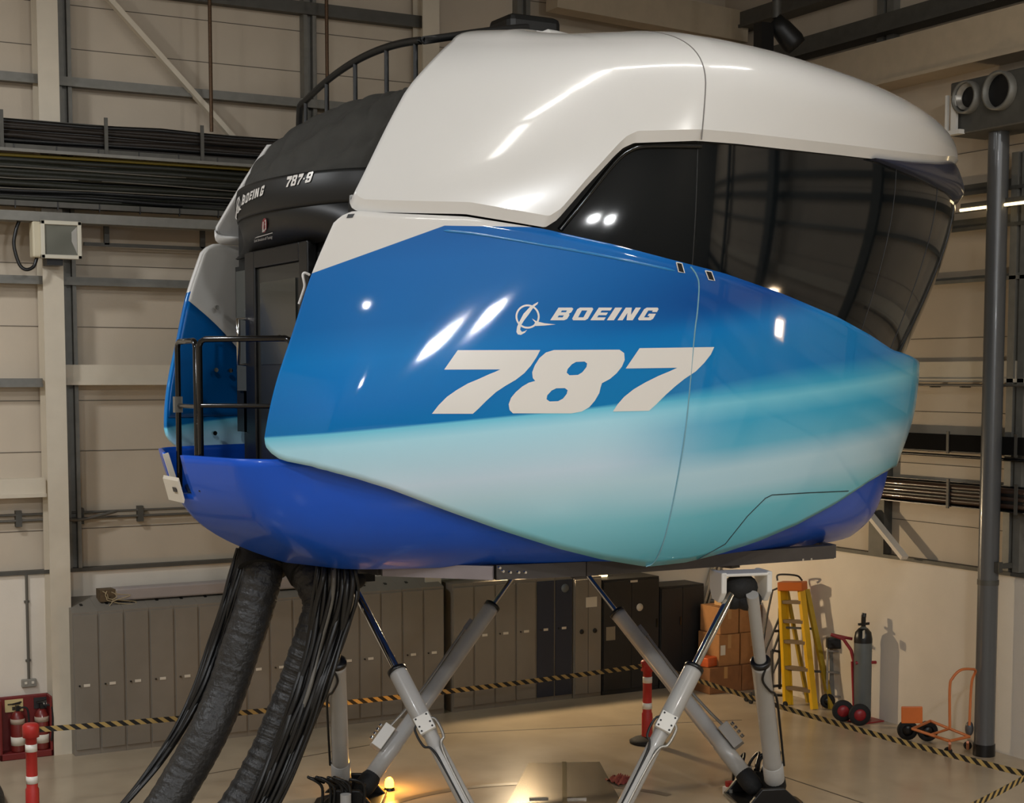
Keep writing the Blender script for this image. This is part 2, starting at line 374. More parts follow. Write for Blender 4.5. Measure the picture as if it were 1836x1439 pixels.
DOME = Surf([4.2, 4.6, 5.0, 5.4, 5.8, 6.2, 6.6], [-2.3]*7, [1.45, 1.5, 1.5, 1.5, 1.5, 1.5, 1.45], [-1.5]*7, [1.7, 1.8, 1.86, 1.9, 1.92, 1.9, 1.86], [2.2, 2.3, 2.4, 2.46, 2.5, 2.52, 2.53],
            [3.851, 3.960, 4.183, 4.392, 4.584, 4.69, 4.64])
WHITE = Surf([5.5, 5.8, 6.1, 6.5, 6.8, 7.1], [-3.06, -2.9, -2.72, -2.5, -2.29, -2.08], [1.70, 1.77, 1.71, 1.65, 1.59, 1.50], [-2.2, -2.1, -1.95, -1.75, -1.55, -1.35],
             [2.03, 2.05, 2.04, 2.0, 1.95, 1.85], [2.64, 2.66, 2.66, 2.66, 2.64, 2.60], [4.72]*6, sm=.22, fw=.09)
LOW = Surf([2.76, 2.82, 2.93, 3.12, 3.4, 3.8, 4.05], [-2.85, -3.05, -3.33, -3.62, -3.82, -3.92, -3.95], [.02]*7, [-2.55, -2.75, -3.03, -3.32, -3.5, -3.6, -3.63],
           [.85, .98, 1.08, 1.18, 1.25, 1.30, 1.32], [1.55, 1.74, 1.90, 2.03, 2.16, 2.27, 2.33], [3.66, 3.73, 3.785, 3.82, 3.856, 3.90, 3.86])
def mirror(A): return np.asarray(A)*np.array([1, -1, 1.0])
def dense(pts, step=14):
    D = []
    for (x0, y0), (x1, y1) in zip(pts[:-1], pts[1:]):
        n = max(1, int(math.hypot(x1-x0, y1-y0)/step)); D += [(x0+(x1-x0)*k/n, y0+(y1-y0)*k/n) for k in range(n)]
    return D+[pts[-1]]
def outline(surf, pts, zlo, zhi, fmax):
    pts = dense(pts, 22)
    L = [inverse(surf.P, x, y, 0, fmax, zlo, zhi) for x, y in pts]; return np.array(L)
# ---- livery paint of the flank panels: colour depends only on where the paint is on the panel
def livery():
    m = bpy.data.materials.new('livery_paint'); m.use_nodes = True; nt = m.node_tree; b = nt.nodes['Principled BSDF']
    b.inputs['Roughness'].default_value = .4; b.inputs['Specular IOR Level'].default_value = .15; b.inputs['Coat Weight'].default_value = .75; b.inputs['Coat Roughness'].default_value = .045
    tc = nt.nodes.new('ShaderNodeTexCoord'); sp = nt.nodes.new('ShaderNodeSeparateXYZ'); nt.links.new(tc.outputs['Object'], sp.inputs[0])
    x, z = sp.outputs[0], sp.outputs[2]
    def op(k, a, c=None, clamp=False):
        n = nt.nodes.new('ShaderNodeMath'); n.operation = k; n.use_clamp = clamp
        for i, v in enumerate((a, c)):
            if v is None: continue
            if isinstance(v, (int, float)): n.inputs[i].default_value = v
            else: nt.links.new(v, n.inputs[i])
        return n.outputs[0]
    def ramp(fac, stops):
        r = nt.nodes.new('ShaderNodeValToRGB'); e = r.color_ramp.elements
        while len(e) < len(stops): e.new(.5)
        for el, (p, c) in zip(e, stops): el.position = p; el.color = (*lin(c), 1)
        nt.links.new(fac, r.inputs[0]); return r.outputs[0]
    def mix(f, a, c):
        n = nt.nodes.new('ShaderNodeMix'); n.data_type = 'RGBA'; nt.links.new(f, n.inputs[0])
        for i, v in ((6, a), (7, c)):
            if isinstance(v, tuple): n.inputs[i].default_value = (*lin(v), 1)
            else: nt.links.new(v, n.inputs[i])
        return n.outputs[2]
    def smooth(v, a, c):
        n = nt.nodes.new('ShaderNodeMapRange'); n.interpolation_type = 'SMOOTHSTEP'; nt.links.new(v, n.inputs[0]); n.inputs[1].default_value = a; n.inputs[2].default_value = c
        return n.outputs[0]
    ze = op('ADD', op('MULTIPLY', x, .09), 4.262)
    up = op('SUBTRACT', z, ze)                                   # height above the colour break
    # below the break: cyan, white haze, teal
    lowc = ramp(op('ADD', op('MULTIPLY', up, .6), 1.0, True), [(0.10, (104, 190, 212)), (.40, (136, 208, 226)), (.60, (190, 226, 242)), (.70, (206, 232, 252)), (.80, (192, 232, 252)), (.93, (178, 234, 255)), (1.0, (108, 210, 242))])
    lowr = ramp(op('ADD', op('MULTIPLY', up, .6), 1.0, True), [(0.10, (84, 178, 202)), (.36, (110, 194, 212)), (.50, (180, 220, 238)), (.60, (186, 224, 242)), (.72, (98, 188, 222)), (.85, (68, 176, 218)), (.95, (120, 208, 236)), (1.0, (70, 178, 220))])
    low = mix(smooth(x, -1.0, .5), lowc, lowr)
    # above: bright blue near the break rising to deep blue, with a soft streak sloping up to the right
    hi = ramp(op('MULTIPLY', up, .6, True), [(0.0, (0, 122, 196)), (.12, (0, 118, 198)), (.34, (0, 126, 206)), (.5, (4, 110, 188)), (.78, (10, 108, 188)), (1.0, (10, 94, 172))])
    st = op('SUBTRACT', z, op('ADD', op('MULTIPLY', x, .17), 5.03))
    dk = op('MULTIPLY', op('MULTIPLY', smooth(st, -.28, .03), op('SUBTRACT', 1.0, smooth(st, .03, .8))), smooth(x, -1.9, .6))
    hi = mix(dk, hi, (14, 74, 152))
    lt = op('MULTIPLY', op('SUBTRACT', 1.0, smooth(st, -.5, -.05)), op('MULTIPLY', smooth(x, -2.6, -.8), .5))
    hi = mix(lt, hi, (24, 136, 196))
    wd = op('MULTIPLY', smooth(x, -1.2, 1.5), .16)
    t = op('DIVIDE', op('ADD', up, .01), op('ADD', wd, .02))
    body = mix(op('ADD', t, 0.0, True), low, hi)
    tri = op('MINIMUM', op('ADD', op('MULTIPLY', op('ADD', x, 2.22), .39), 5.617), 5.637)
    wf = op('MULTIPLY', op('SUBTRACT', z, tri), 300.0, True)
    nt.links.new(mix(wf, body, (226, 224, 220)), b.inputs['Base Color'])
    return m
livery_m = livery()
sim = thing('flight_simulator', 'huge white, blue and dark glass flight simulator cabin raised on six legs', 'flight simulator', (0, 0, 2.64))
# ---- flank panels
top_px = [(582, 424), (588, 410), (596, 399), (612, 387), (630, 379), (645, 378), (700, 382), (835, 388), (980, 411), (1005, 417), (1100, 438), (1215, 468), (1300, 490), (1400, 525), (1500, 567), (1560, 600), (1600, 627)]
bot_px = [(472, 785), (476, 800), (486, 812), (500, 822), (515, 827), (560, 836), (640, 858), (700, 877), (800, 915), (900, 951), (1000, 983), (1080, 1003), (1160, 1016), (1230, 1008), (1290, 993), (1360, 970), (1430, 940), (1500, 902), (1560, 862), (1600, 838)]
tp = outline(PANEL, top_px, 4.3, 5.9, .86); bt = outline(PANEL, bot_px, 2.7, 4.2, .86)
tp[0, 0] = 0.0; bt[0, 0] = 0.0
def curve_of(L, end):
    L = L[np.argsort(L[:, 0])]; f = list(L[:, 0])+[.9, 1.0]; z = list(L[:, 1])+[end, end]
    return lambda q: np.interp(q, f, z)
ptop, pbot = curve_of(tp, 4.5), curve_of(bt, 3.52)
fs_ = np.concatenate([np.linspace(0, .06, 14)[:-1], np.linspace(.06, .3, 34)[:-1], np.linspace(.3, 1, 84)])
def panel_grid(fs, off=0, n=40):
    lo, hi = pbot(fs), ptop(fs); t = np.linspace(0, 1, n)
    F = np.repeat(fs[:, None], n, 1); Z = lo[:, None]+(hi-lo)[:, None]*t[None]
    return PANEL.P(F, Z, off)
A = panel_grid(fs_)
flank = part('side_panel', MB().grid(A), livery_m, sim, 'near blue flank panel with large white lettering', solid=.035)
flank_far = part('side_panel', MB().grid(mirror(A)), livery_m, sim, 'far flank panel seen edge on at the rear', solid=.035)
# panel joints (rubber gaskets) at the middle of the flank and the small hatch near the nose
def on_panel(pts, off=.004, fm=.86): return [PANEL.P(*map(np.array, inverse(PANEL.P, x, y, 0, fm, 2.7, 5.9)), off).reshape(3) for x, y in pts]
gasket = M('joint_gasket', (120, 170, 190), .4)
sj = on_panel([(1238, 478), (1248, 492), (1253, 512), (1250, 560), (1245, 600), (1230, 760), (1216, 850), (1200, 930), (1188, 975), (1180, 995), (1170, 1010), (1158, 1015)], .001)
part('panel_joint', MB().tube(spline(sj, 60), .007, 6), gasket, flank)
hj = on_panel(dense([(1250, 1003), (1300, 975), (1340, 925), (1372, 893), (1384, 887), (1450, 883), (1521, 880)]), .001)
part('hatch_joint', MB().tube(hj, .005, 6), M('joint_dark', (40, 60, 66), .5), flank)
# raised fold under the window edge
part('fold_line', MB().tube(spline(on_panel([(795, 413), (860, 420), (980, 440), (1100, 462), (1210, 485)], .0), 40), [.004]+[.012]*38+[.004], 8), M('fold_blue', (40, 130, 196), .2, coat=.6), flank)
for q in ([(1212, 470), (1222, 472), (1227, 489), (1216, 487)], [(1264, 485), (1275, 487), (1281, 503), (1270, 501)]):
    c = on_panel(q, .006); part('vent_slot', MB().add(c, [(0, 1, 2, 3)]), black, flank)
    part('slot_rim', MB().tube(c+[c[0]], .005, 6), decal_white, flank)
c = on_panel([(624, 384), (636, 383), (632, 390), (621, 391)], .006)
part('vent_slot', MB().add(c, [(0, 1, 2, 3)]), black, flank)
# lining of the far panel: grey white above, blue below, with screw heads
def lining(z0f, z1f, mat, nm):
    fl_ = np.linspace(.004, .34, 40); X_ = PANEL.P(fl_, np.full_like(fl_, 4.8))[:, 0]; lo = z0f(fl_, X_); hi = np.maximum(z1f(fl_, X_), lo+.01); t = np.linspace(0, 1, 12)
    G = PANEL.P(np.repeat(fl_[:, None], 12, 1), lo[:, None]+(hi-lo)[:, None]*t[None], 0); Nn = PANEL.N(np.repeat(fl_[:, None], 12, 1), lo[:, None]+(hi-lo)[:, None]*t[None])
    if (Nn[..., 1] > 0).mean() > .5: Nn = -Nn
    part('panel_lining', MB().grid(mirror(G-Nn*.045)), mat, flank_far, nm, solid=.006)
zbk = lambda f, X: np.clip(5.14-.62*(X+3.25), 3.9, 5.6)
lining(lambda f, X: np.maximum(pbot(f)+.01, 4.04), zbk, M('lining_blue', (0, 96, 168), .35), 'blue lining')
lining(zbk, lambda f, X: ptop(f)-.01, M('lining_white', (206, 204, 198), .4), 'grey white lining')
for px, py in ((387, 551), (385, 663), (411, 664), (383, 776)):
    c = onY(px, py, 1.62); part('screw_head', MB().cyl(c, c-np.array([.0, .05, 0]), .022, n=12), chrome, flank_far)
hk = [at(x, y, 12.62) for x, y in ((556, 493), (547, 489), (543, 493), (545, 504), (546, 514), (541, 530), (536, 545))]
part('grab_hook', MB().tube(spline(hk, 30), .012, 6), decal_white, flank, 'white hook on the rear edge')
# ---- lettering: flat outlines cut into triangles, laid on a hull surface
def inside(p, loops):
    c = False
    for L in loops:
        n = len(L)
        for i in range(n):
            (x0, y0), (x1, y1) = L[i], L[i-1]
            if (y0 > p[1]) != (y1 > p[1]) and p[0] < (x1-x0)*(p[1]-y0)/(y1-y0)+x0: c = not c
    return c
def decal(loops, fn, step, mb=None):
    """loops: outline polygons (holes by even-odd); fn maps a 2-D point to the hall"""
    mb = mb or MB(); V = []; E = []
    for L in loops:
        D = []
        for i in range(len(L)):
            a, c = np.array(L[i]), np.array(L[(i+1) % len(L)]); k = max(1, int(np.linalg.norm(c-a)/step))
            D += [tuple(a+(c-a)*j/k) for j in range(k)]
        n = len(V); V += D; E += [(n+i, n+(i+1) % len(D)) for i in range(len(D))]
    X = [v[0] for v in V]; Y = [v[1] for v in V]
    gx = min(X)+step*.5
    while gx < max(X):
        gy = min(Y)+step*.5
        while gy < max(Y):
            if inside((gx, gy), loops): V.append((gx, gy))
            gy += step
        gx += step
    vo, eo, fo = delaunay_2d_cdt([Vector(v) for v in V], E, [], 0, 1e-4)[:3]
    P3 = [np.asarray(fn(v[0], v[1])).reshape(3) for v in vo]
    F = [f for f in fo if inside((sum(vo[i][0] for i in f)/len(f), sum(vo[i][1] for i in f)/len(f)), loops)]
    return mb.add(P3, F)
def pz(x, y): return PANEL.P(*map(np.array, inverse(PANEL.P, x, y, 0, .84, 3.8, 5.6)), .004)
def Z8(L): return [(700+x/2.961, 380+y/2.961) for x, y in L]
N7 = [(357,733),(795,732),(775,770),(745,815),(710,855),(665,890),(610,922),(560,955),(510,1000),(465,1045),(437,1070),(220,1070),(255,1025),(300,980),(350,945),(410,910),(470,885),(520,862),(555,848),(583,835),(285,836)]
N8 = [[(868,732),(1215,730),(1240,748),(1243,785),(1228,820),(1200,855),(1165,885),(1122,908),(1115,930),(1108,960),(1085,1000),(1055,1035),(1015,1058),(960,1068),(650,1068),(632,1050),(627,1020),(640,985),(665,955),(700,925),(735,905),(768,896),(755,880),(752,850),(765,815),(790,775),(825,745)],
      [(985,795),(1030,793),(1043,803),(1040,822),(1018,850),(995,864),(950,866),(935,852),(940,833),(962,808)], [(880,935),(925,934),(940,945),(935,965),(915,990),(890,1003),(845,1005),(828,993),(832,972),(855,947)]]
N7b = [(1322,722),(1718,716),(1700,755),(1665,800),(1620,845),(1560,885),(1510,925),(1460,970),(1410,1020),(1372,1054),(1180,1058),(1205,1020),(1240,980),(1290,940),(1350,905),(1420,870),(1480,845),(1522,826),(1248,830)]
for L in ([N7], N8, [N7b]):
    part('numeral', decal([Z8(l) for l in L], pz, 14), decal_white, flank, 'large white numeral')
GLY = {
 'B': [[(0,0),(0,1),(.86,1),(1,.9),(1,.62),(.9,.52),(1,.42),(1,.1),(.86,0)], [(.34,.63),(.66,.63),(.66,.77),(.34,.77)], [(.34,.23),(.66,.23),(.66,.38),(.34,.38)]],
 'O': [[(.12,0),(0,.12),(0,.88),(.12,1),(.88,1),(1,.88),(1,.12),(.88,0)], [(.33,.23),(.67,.23),(.67,.77),(.33,.77)]],
 'E': [[(0,0),(0,1),(1,1),(1,.77),(.36,.77),(.36,.61),(.92,.61),(.92,.4),(.36,.4),(.36,.23),(1,.23),(1,0)]],
 'I': [[(0,0),(0,1),(1,1),(1,0)]],
 'N': [[(0,0),(0,1),(.4,1),(.66,.42),(.66,1),(1,1),(1,0),(.6,0),(.34,.58),(.34,0)]],
 'G': [[(.12,0),(0,.12),(0,.88),(.12,1),(.88,1),(1,.88),(1,.65),(.66,.65),(.66,.77),(.34,.77),(.34,.23),(.66,.23),(.66,.34),(.52,.34),(.52,.52),(1,.52),(1,.12),(.88,0)]],
 '7': [[(0,1),(1,1),(1,.72),(.62,.3),(.52,0),(.1,0),(.25,.32),(.62,.7),(0,.7)]],
 '8': [[(.12,0),(0,.12),(0,.42),(.1,.52),(0,.62),(0,.88),(.12,1),(.88,1),(1,.88),(1,.62),(.9,.52),(1,.42),(1,.12),(.88,0)], [(.35,.62),(.65,.62),(.65,.8),(.35,.8)], [(.35,.2),(.65,.2),(.65,.42),(.35,.42)]],
 '9': [[(.12,0),(0,.1),(0,.33),(.36,.33),(.36,.2),(.64,.2),(.64,.4),(.12,.4),(0,.52),(0,.88),(.12,1),(.88,1),(1,.88),(1,.12),(.88,0)], [(.35,.6),(.65,.6),(.65,.8),(.35,.8)]],
 '.': [[(0,0),(0,1),(1,1),(1,0)]],
}
def quad(g, bl, br, tr, tl):
    bl, br, tr, tl = [np.array(q, float) for q in (bl, br, tr, tl)]
    return [[tuple((1-u)*(1-v)*bl+u*(1-v)*br+u*v*tr+(1-u)*v*tl) for u, v in L] for L in GLY[g]]
def Zb(x, y): return (910+x/6.331, 530+y/6.331)
for g, a, c, d, e in (('B', 483, 665, 755, 577), ('O', 722, 900, 982, 800), ('E', 938, 1092, 1188, 1034), ('I', 1125, 1205, 1300, 1220), ('N', 1245, 1418, 1512, 1340), ('G', 1468, 1640, 1722, 1560)):
    part('letter', decal(quad(g, Zb(a, 278), Zb(c, 278), Zb(d, 134), Zb(e, 134)), pz, 7), decal_white, flank, 'white letter')
mb = MB(); ring = lambda r: [Zb(226+r*math.cos(2*PI*k/40), 236+r*math.sin(2*PI*k/40)) for k in range(40)]
decal([ring(137), ring(116)], pz, 8, mb)
decal([[Zb(*q) for q in [(347,70),(338,95),(295,130),(240,210),(190,275),(152,335),(142,385),(162,410),(195,402),(222,384),(195,420),(150,444),(115,438),(99,410),(108,350),(135,290),(180,205),(250,130),(300,95)]]], pz, 8, mb)
decal([[Zb(*q) for q in [(275,258),(330,290),(420,312),(546,325),(420,338),(318,343),(298,325),(312,305)]]], pz, 8, mb)
part('emblem', mb, decal_white, flank, 'white ring and swoosh emblem')
# ---- upper shell
lowpx = [(622, 360), (630, 368), (641, 376), (700, 378), (835, 381), (900, 392), (980, 406), (1002, 392), (1050, 336), (1105, 276), (1120, 262), (1140, 253), (1255, 250), (1330, 256), (1400, 264), (1500, 275), (1570, 283), (1640, 291)]
wl = outline(WHITE, lowpx, 5.4, 7.0, .86); wl[0, 0] = 0.0
wl = wl[np.argsort(wl[:, 0])]
wz = lambda q: np.interp(q, list(wl[:, 0])+[.76, .80, .86, 1.0], list(wl[:, 1])+[6.47, 6.53, 6.56, 6.56])
ZS = ([0, .1, .3, .55, .7, .84, 1.0], [6.72, 6.79, 6.8, 6.75, 6.70, 6.66, 6.66])
def roof(f, s, far=False):
    zs = np.interp(f, *ZS); X = WHITE.P(f, zs)[..., 0]
    xs = np.where(X > .35, .35+(X-.35)*.5, np.where(X < -.8, -.8+(X+.8)*.3, X))
    n = 2.5-.4*np.clip((f-.55)/.25, 0, 1); th = s*PI/2; c = np.cos(th)**(2/n); q = np.sin(th)**(2/n)
    wq = np.clip((.35-f)/.25, 0, 1); xs = xs+wq*(.3-xs)
    zt = np.interp(xs, [-2.5, -.8, .2, .8, 1.6, 2.6], [7.38, 7.50, 7.60, 7.58, 7.49, 7.34]); zz = zs+(zt-zs)*q
    Q = WHITE.P(f, np.minimum(zz, 7.25)); X = Q[..., 0]
    k = (1-c)*(1-wq)+wq*(q**.6 if far else .20*q**1.6+.80*q**9)
    return np.stack([X+(xs-X)*k, Q[..., 1]*c, zz], -1)
f1 = np.concatenate([np.linspace(0, .28, 34)[:-1], np.linspace(.28, .40, 40)[:-1], np.linspace(.40, 1, 62)])
CH = .085
rows = []
lo = wz(f1); zs_ = np.interp(f1, *ZS)
B0 = WHITE.P(f1, lo, 0.0); n0 = WHITE.N(f1, lo)
rows.append(B0-n0*(.055+.145*np.clip(f1/.04, 0, 1))[:, None]+np.array([0, 0, .06])); rows.append(B0-n0*.055)                       # underside lip, then chamfer
for t in np.linspace(0, 1, 18): rows.append(WHITE.P(f1, (lo+CH)*(1-t)+zs_*t))
for s_ in np.linspace(0, 1, 26)[1:]: rows.append(roof(f1, np.full_like(f1, s_)))
SH = np.array(rows)
SF = np.concatenate([SH[:20], [roof(f1, np.full_like(f1, s_), True) for s_ in np.linspace(0, 1, 26)[1:]]], 0)
full = np.concatenate([SH, mirror(SF)[::-1][1:]], 0)
def mark_sharp(o, ang=28):
    bm = bmesh.new(); bm.from_mesh(o.data)
    for e in bm.edges:
        if len(e.link_faces) == 2 and e.calc_face_angle(0) > math.radians(ang): e.smooth = False
    bm.to_mesh(o.data); bm.free()
shell = part('upper_shell', MB().grid(full), shell_white, sim, 'white upper shell with a visor over the dark window', solid=.03)
mark_sharp(shell)
# shell joint across roof and flank
fj = inverse(WHITE.P, 1262, 200, 0, .84, 5.5, 7.0)[0]
pts = [WHITE.P(np.array(fj), np.array(z), .0).reshape(3) for z in np.linspace(float(wz(fj)), float(np.interp(fj, *ZS)), 14)]+[roof(np.array(fj), np.array(s_)).reshape(3) for s_ in np.linspace(0, 1, 26)[1:]]
part('shell_joint', MB().tube(pts, .006, 6), M('joint_grey', (120, 116, 112), .5), shell)
# ---- visual dome (dark glazing round the front)
fd = np.linspace(.22, 1, 90); zd = np.linspace(4.25, 6.6, 26)
Fd, Zd = np.meshgrid(fd, zd, indexing='ij'); G = DOME.P(Fd, Zd)
dome = part('visual_dome', MB().grid(np.concatenate([G, mirror(G)[::-1][1:]], 0)), dome_m, sim, 'dark glossy window band wrapped round the front', solid=.03)
fx = inverse(DOME.P, 1248, 360, .1, .84, 4.3, 6.6)[0]
part('dome_joint', MB().tube([DOME.P(np.array(fx), np.array(z), .0).reshape(3) for z in np.linspace(4.9, 6.5, 20)], .006, 6), black_sat, dome)
for px, py in ((1600, 380), (1668, 420)):
    fx = inverse(DOME.P, px, py, .1, .86, 4.3, 6.6)[0]
    part('dome_joint', MB().tube([DOME.P(np.array(fx), np.array(z), .0).reshape(3) for z in np.linspace(4.5, 6.5, 20)], .005, 6), black_sat, dome)
def on_dome(pts, off): return [DOME.P(*map(np.array, inverse(DOME.P, x, y, .05, .86, 4.3, 6.6)), off).reshape(3) for x, y in pts]
part('window_frame', MB().tube(spline(on_dome([(1004, 412), (1050, 355), (1100, 293), (1128, 270), (1160, 262), (1255, 262)], .03), 60), .022, 8), black_gloss, dome)
ft = np.linspace(.66, 1, 44); tk = np.clip((ft-.66)/.16, 0.02, 1); T = []
for off, dz_ in ((-.10, .06), (-.015, .03), (.01, -.02), (.045, -.12), (.065, -.20), (.06, -.27), (.01, -.33), (-.20, -.36)):
    z_ = wz(ft)+dz_*tk; T.append(WHITE.P(ft, z_)+WHITE.N(ft, z_)*(off*(tk if off > 0 else np.ones_like(tk)))[:, None])
T = np.array(T); part('visor_trim', MB().grid(np.concatenate([T, mirror(T)[:, ::-1][:, 1:]], 1)), navy, shell, 'navy trim under the visor nose')
# ---- royal blue lower hull with the boarding notch at the rear
zl_ = np.concatenate([[2.76, 2.775, 2.79], np.linspace(2.82, 3.42, 12)]); zh_ = np.linspace(3.42, 3.765, 6)
fnot = inverse(lambda f, z: LOW.P(f, z), 324, 822, 0, .3, 3.4, 3.8)[0]
fh = np.linspace(fnot, 1, 100); fl = np.concatenate([np.linspace(0, fnot, 10)[:-1], fh])
Fl, Zl = np.meshgrid(fl, zl_, indexing='ij'); L1 = LOW.P(Fl, Zl)
Fh, Zh = np.meshgrid(fh, zh_, indexing='ij'); L2 = LOW.P(Fh, Zh)
mb = MB(True)
inn = LOW.P(fl, np.full_like(fl, 2.76))*np.array([.9, .88, 0])+np.array([0, 0, 2.745]); ctr = inn*np.array([.3, .0, 1])
bc = np.stack([ctr, inn, L1[:, 0]], 1)
for Q in (bc, L1): mb.grid(np.concatenate([Q[::-1], mirror(Q)[1:]], 0))
mb.grid(np.concatenate([L2, mirror(L2)[::-1][1:]], 0))
hull = part('lower_hull', mb, royal, sim, 'royal blue lower hull', solid=.03)
# rear deck and the notch sill
ndk = LOW.P(fl, np.full_like(fl, 3.43)); dk = MB(); deck = [p for p in ndk if p[0] < -2.0]
dk.prism([p*np.array([.97, .9, 1]) for p in deck]+[p*np.array([.97, -.9, 1]) for p in deck[::-1]], (0, 0, -.03))
part('rear_deck', dk, black_sat, sim)
e0 = LOW.P(np.array(fnot), np.array(3.6)).reshape(3)
xr = float(LOW.P(np.array(0.0), np.array(3.42))[0])
part('sill_plate', MB().obox((xr-.02, 0.02, 3.46), (.004, 0, .015), (0, abs(e0[1])*.86, 0), (-.025, 0, .095)), paper, hull, 'white sign plate on the boarding sill')
part('sill_mark', MB().obox((xr-.036, -.06, 3.46), (.002, 0, 0), (0, .05, 0), (-.005, 0, .02)), black, hull)
ef = LOW.P(np.array(fnot), np.array(3.76)).reshape(3)*np.array([1, -1, 1]); eg = LOW.P(np.array(fnot), np.array(3.45)).reshape(3)*np.array([1, -1, 1])
part('notch_edge', MB().bar(ef+np.array([.02, -.03, 0]), eg+np.array([.02, -.03, 0]), .03, .05), paper, hull, 'white edging of the boarding gap')
# ---- rear bulkhead, door, head fairing and fabric cover
XB = -2.72
part('cabin_body', MB().prism([(XB, -1.3, 3.44), (XB, 1.3, 3.44), (-1.9, 1.5, 3.44), (0.3, 1.9, 3.44), (2.0, 1.6, 3.44), (2.9, 1.0, 3.44), (2.9, -1.0, 3.44), (2.0, -1.6, 3.44), (0.3, -1.9, 3.44), (-1.9, -1.5, 3.44)], (0, 0, 1.5)).box((XB, -1.5, 3.9), (XB+.05, 1.5, 5.5)).box((XB+.02, -1.45, 4.9), (0.5, 1.45, 5.9)).box((-1.7, -1.3, 5.9), (1.2, 1.3, 6.6)), black_sat, sim, 'black cabin wall at the rear')
def bx(px, py, x=XB): return onX(px, py, x)
dr = part('cabin_door', MB().box((XB-.06, -.42, 3.45), (XB-.005, .72, 5.44)), M('door_grey', (36, 37, 34), .35, coat=.2), sim, 'dark grey boarding door', bevel=.008)
gl = MB(); gl.box((XB-.075, -.30, 4.55), (XB-.058, .60, 5.30)); part('door_panel', gl, M('door_glass', (44, 46, 40), .25, coat=.2), dr)
part('door_knob', MB().sphere((XB-.10, .05, 4.78), .03).cyl((XB-.06, .05, 4.78), (XB-.10, .05, 4.78), .012), chrome, dr, 'small bright knob')
part('door_frame', MB().box((XB-.09, .72, 3.45), (XB, .98, 5.6)).box((XB-.09, -.62, 3.45), (XB, -.42, 5.6)).box((XB-.09, -.42, 5.44), (XB, .72, 5.6)), black, sim, bevel=.012)
part('door_jamb', MB().box((XB-.03, 1.06, 4.3), (XB, 1.40, 5.45)), M('jamb_grey', (78, 80, 76), .4), sim, 'grey jamb beside the door')  # grey jamb next to the door, not glazed
part('rail_reflection', MB().tube([(XB-.04, .98, 4.55), (XB-.16, .98, 4.55), (XB-.16, .98, 4.98), (XB-.04, .98, 4.98)], .022, 8), chrome, sim, 'bright vertical tube imitating a hand rail reflection')  # chrome tube added to imitate the hand rail mirrored beside the door
EX, EA, EB = -2.3, .75, 1.50
def ell(a, z, k=1.0): return np.stack([EX-EA*k*np.cos(a), EB*(1-(1-k)*.4)*np.sin(a)+0*z, z], -1)
def band(a, z):                                                   # convex fairing above the door
    t = np.clip((z-5.86)/.28, 0, 1); return ell(a, z, 1.0+.03*np.sin(t*PI))
def cover(a, s):                                                  # fabric dome on top of the fairing
    th = s*PI/2; c = np.cos(th)**1.2; cy = np.cos(th)**.8
    return np.stack([EX+.38-(EA+.38)*c*np.cos(a), (EB-.01)*np.sin(a)*(.5+.5*cy), 6.13+.8*np.sin(th)**1.7], -1)
aa = np.linspace(-PI/2, PI/2, 80)
Ab, Zb_ = np.meshgrid(aa, np.linspace(5.86, 6.14, 10), indexing='ij')
fair = part('head_fairing', MB().grid(band(Ab, Zb_)), black_sat, sim, 'black curved fairing above the door with white lettering', solid=.02)
Ac, Sc = np.meshgrid(np.linspace(-PI/2, PI/2, 160), np.linspace(0, 1, 60), indexing='ij')
rough = np.random.RandomState(3)
cv = cover(Ac, Sc); wob = (.030*np.sin(9*Ac+15*Sc)+.022*np.abs(np.sin(13*Ac-9*Sc))-.012+.012*np.sin(31*Ac+7*Sc))*np.sin(PI*Sc)
cv[..., 0] -= wob; cv[..., 2] += wob*.6
part('fabric_cover', MB().grid(cv), fabric, sim, 'wrinkled black fabric cover')
cw = MB(); top = cover(aa, np.full_like(aa, 1.0)); cw.add(list(top)+[p+np.array([.55, 0, 0]) for p in top], [(i, i+1, len(top)+i+1, len(top)+i) for i in range(len(top)-1)], True)
part('cover_roof', cw, fabric, sim)
sk = np.stack([np.stack([(1-t)*ell(aa, np.full_like(aa, 5.87))[:, 0]+t*np.minimum(XB-.04, EX-.42*np.cos(aa)*1.05), (1-t*.08)*EB*np.sin(aa), np.full_like(aa, 5.87-.30*t)], -1) for t in (0, .5, 1)], 1)
skirt = lambda a, t: np.stack([(1-t)*(EX-EA*np.cos(a))+t*np.minimum(XB-.04, EX-.42*np.cos(a)*1.05), (1-t*.08)*EB*np.sin(a), 5.87-.30*t+0*a], -1)
hs = part('head_skirt', MB().grid(sk), black_sat, sim, 'black slanted panel over the door', solid=.02)
def bz(x, y): p = band(*map(np.array, inverse(band, x, y, -1.5, .57, 5.86, 6.16))).reshape(3); e_ = np.array([(p[0]-EX)/EA**2, p[1]/EB**2, 0]); return p+e_/np.linalg.norm(e_)*.008
def Zr(x, y): return (410+x/8.995, 290+y/8.995)
mb = MB()
for g, bl, br, tr, tl in (('B',(215,705),(262,680),(288,545),(248,525)), ('O',(275,672),(318,650),(352,492),(310,510)), ('E',(333,632),(375,605),(410,462),(370,478)), ('I',(388,612),(408,600),(440,440),(420,450)), ('N',(425,592),(490,560),(510,415),(452,440)), ('G',(508,562),(560,535),(598,372),(545,400))):
    decal(quad(g, *[Zr(*q) for q in (bl, br, tr, tl)]), bz, 5, mb)
part('lettering', mb, decal_white, fair, 'white name lettering')
mb = MB()
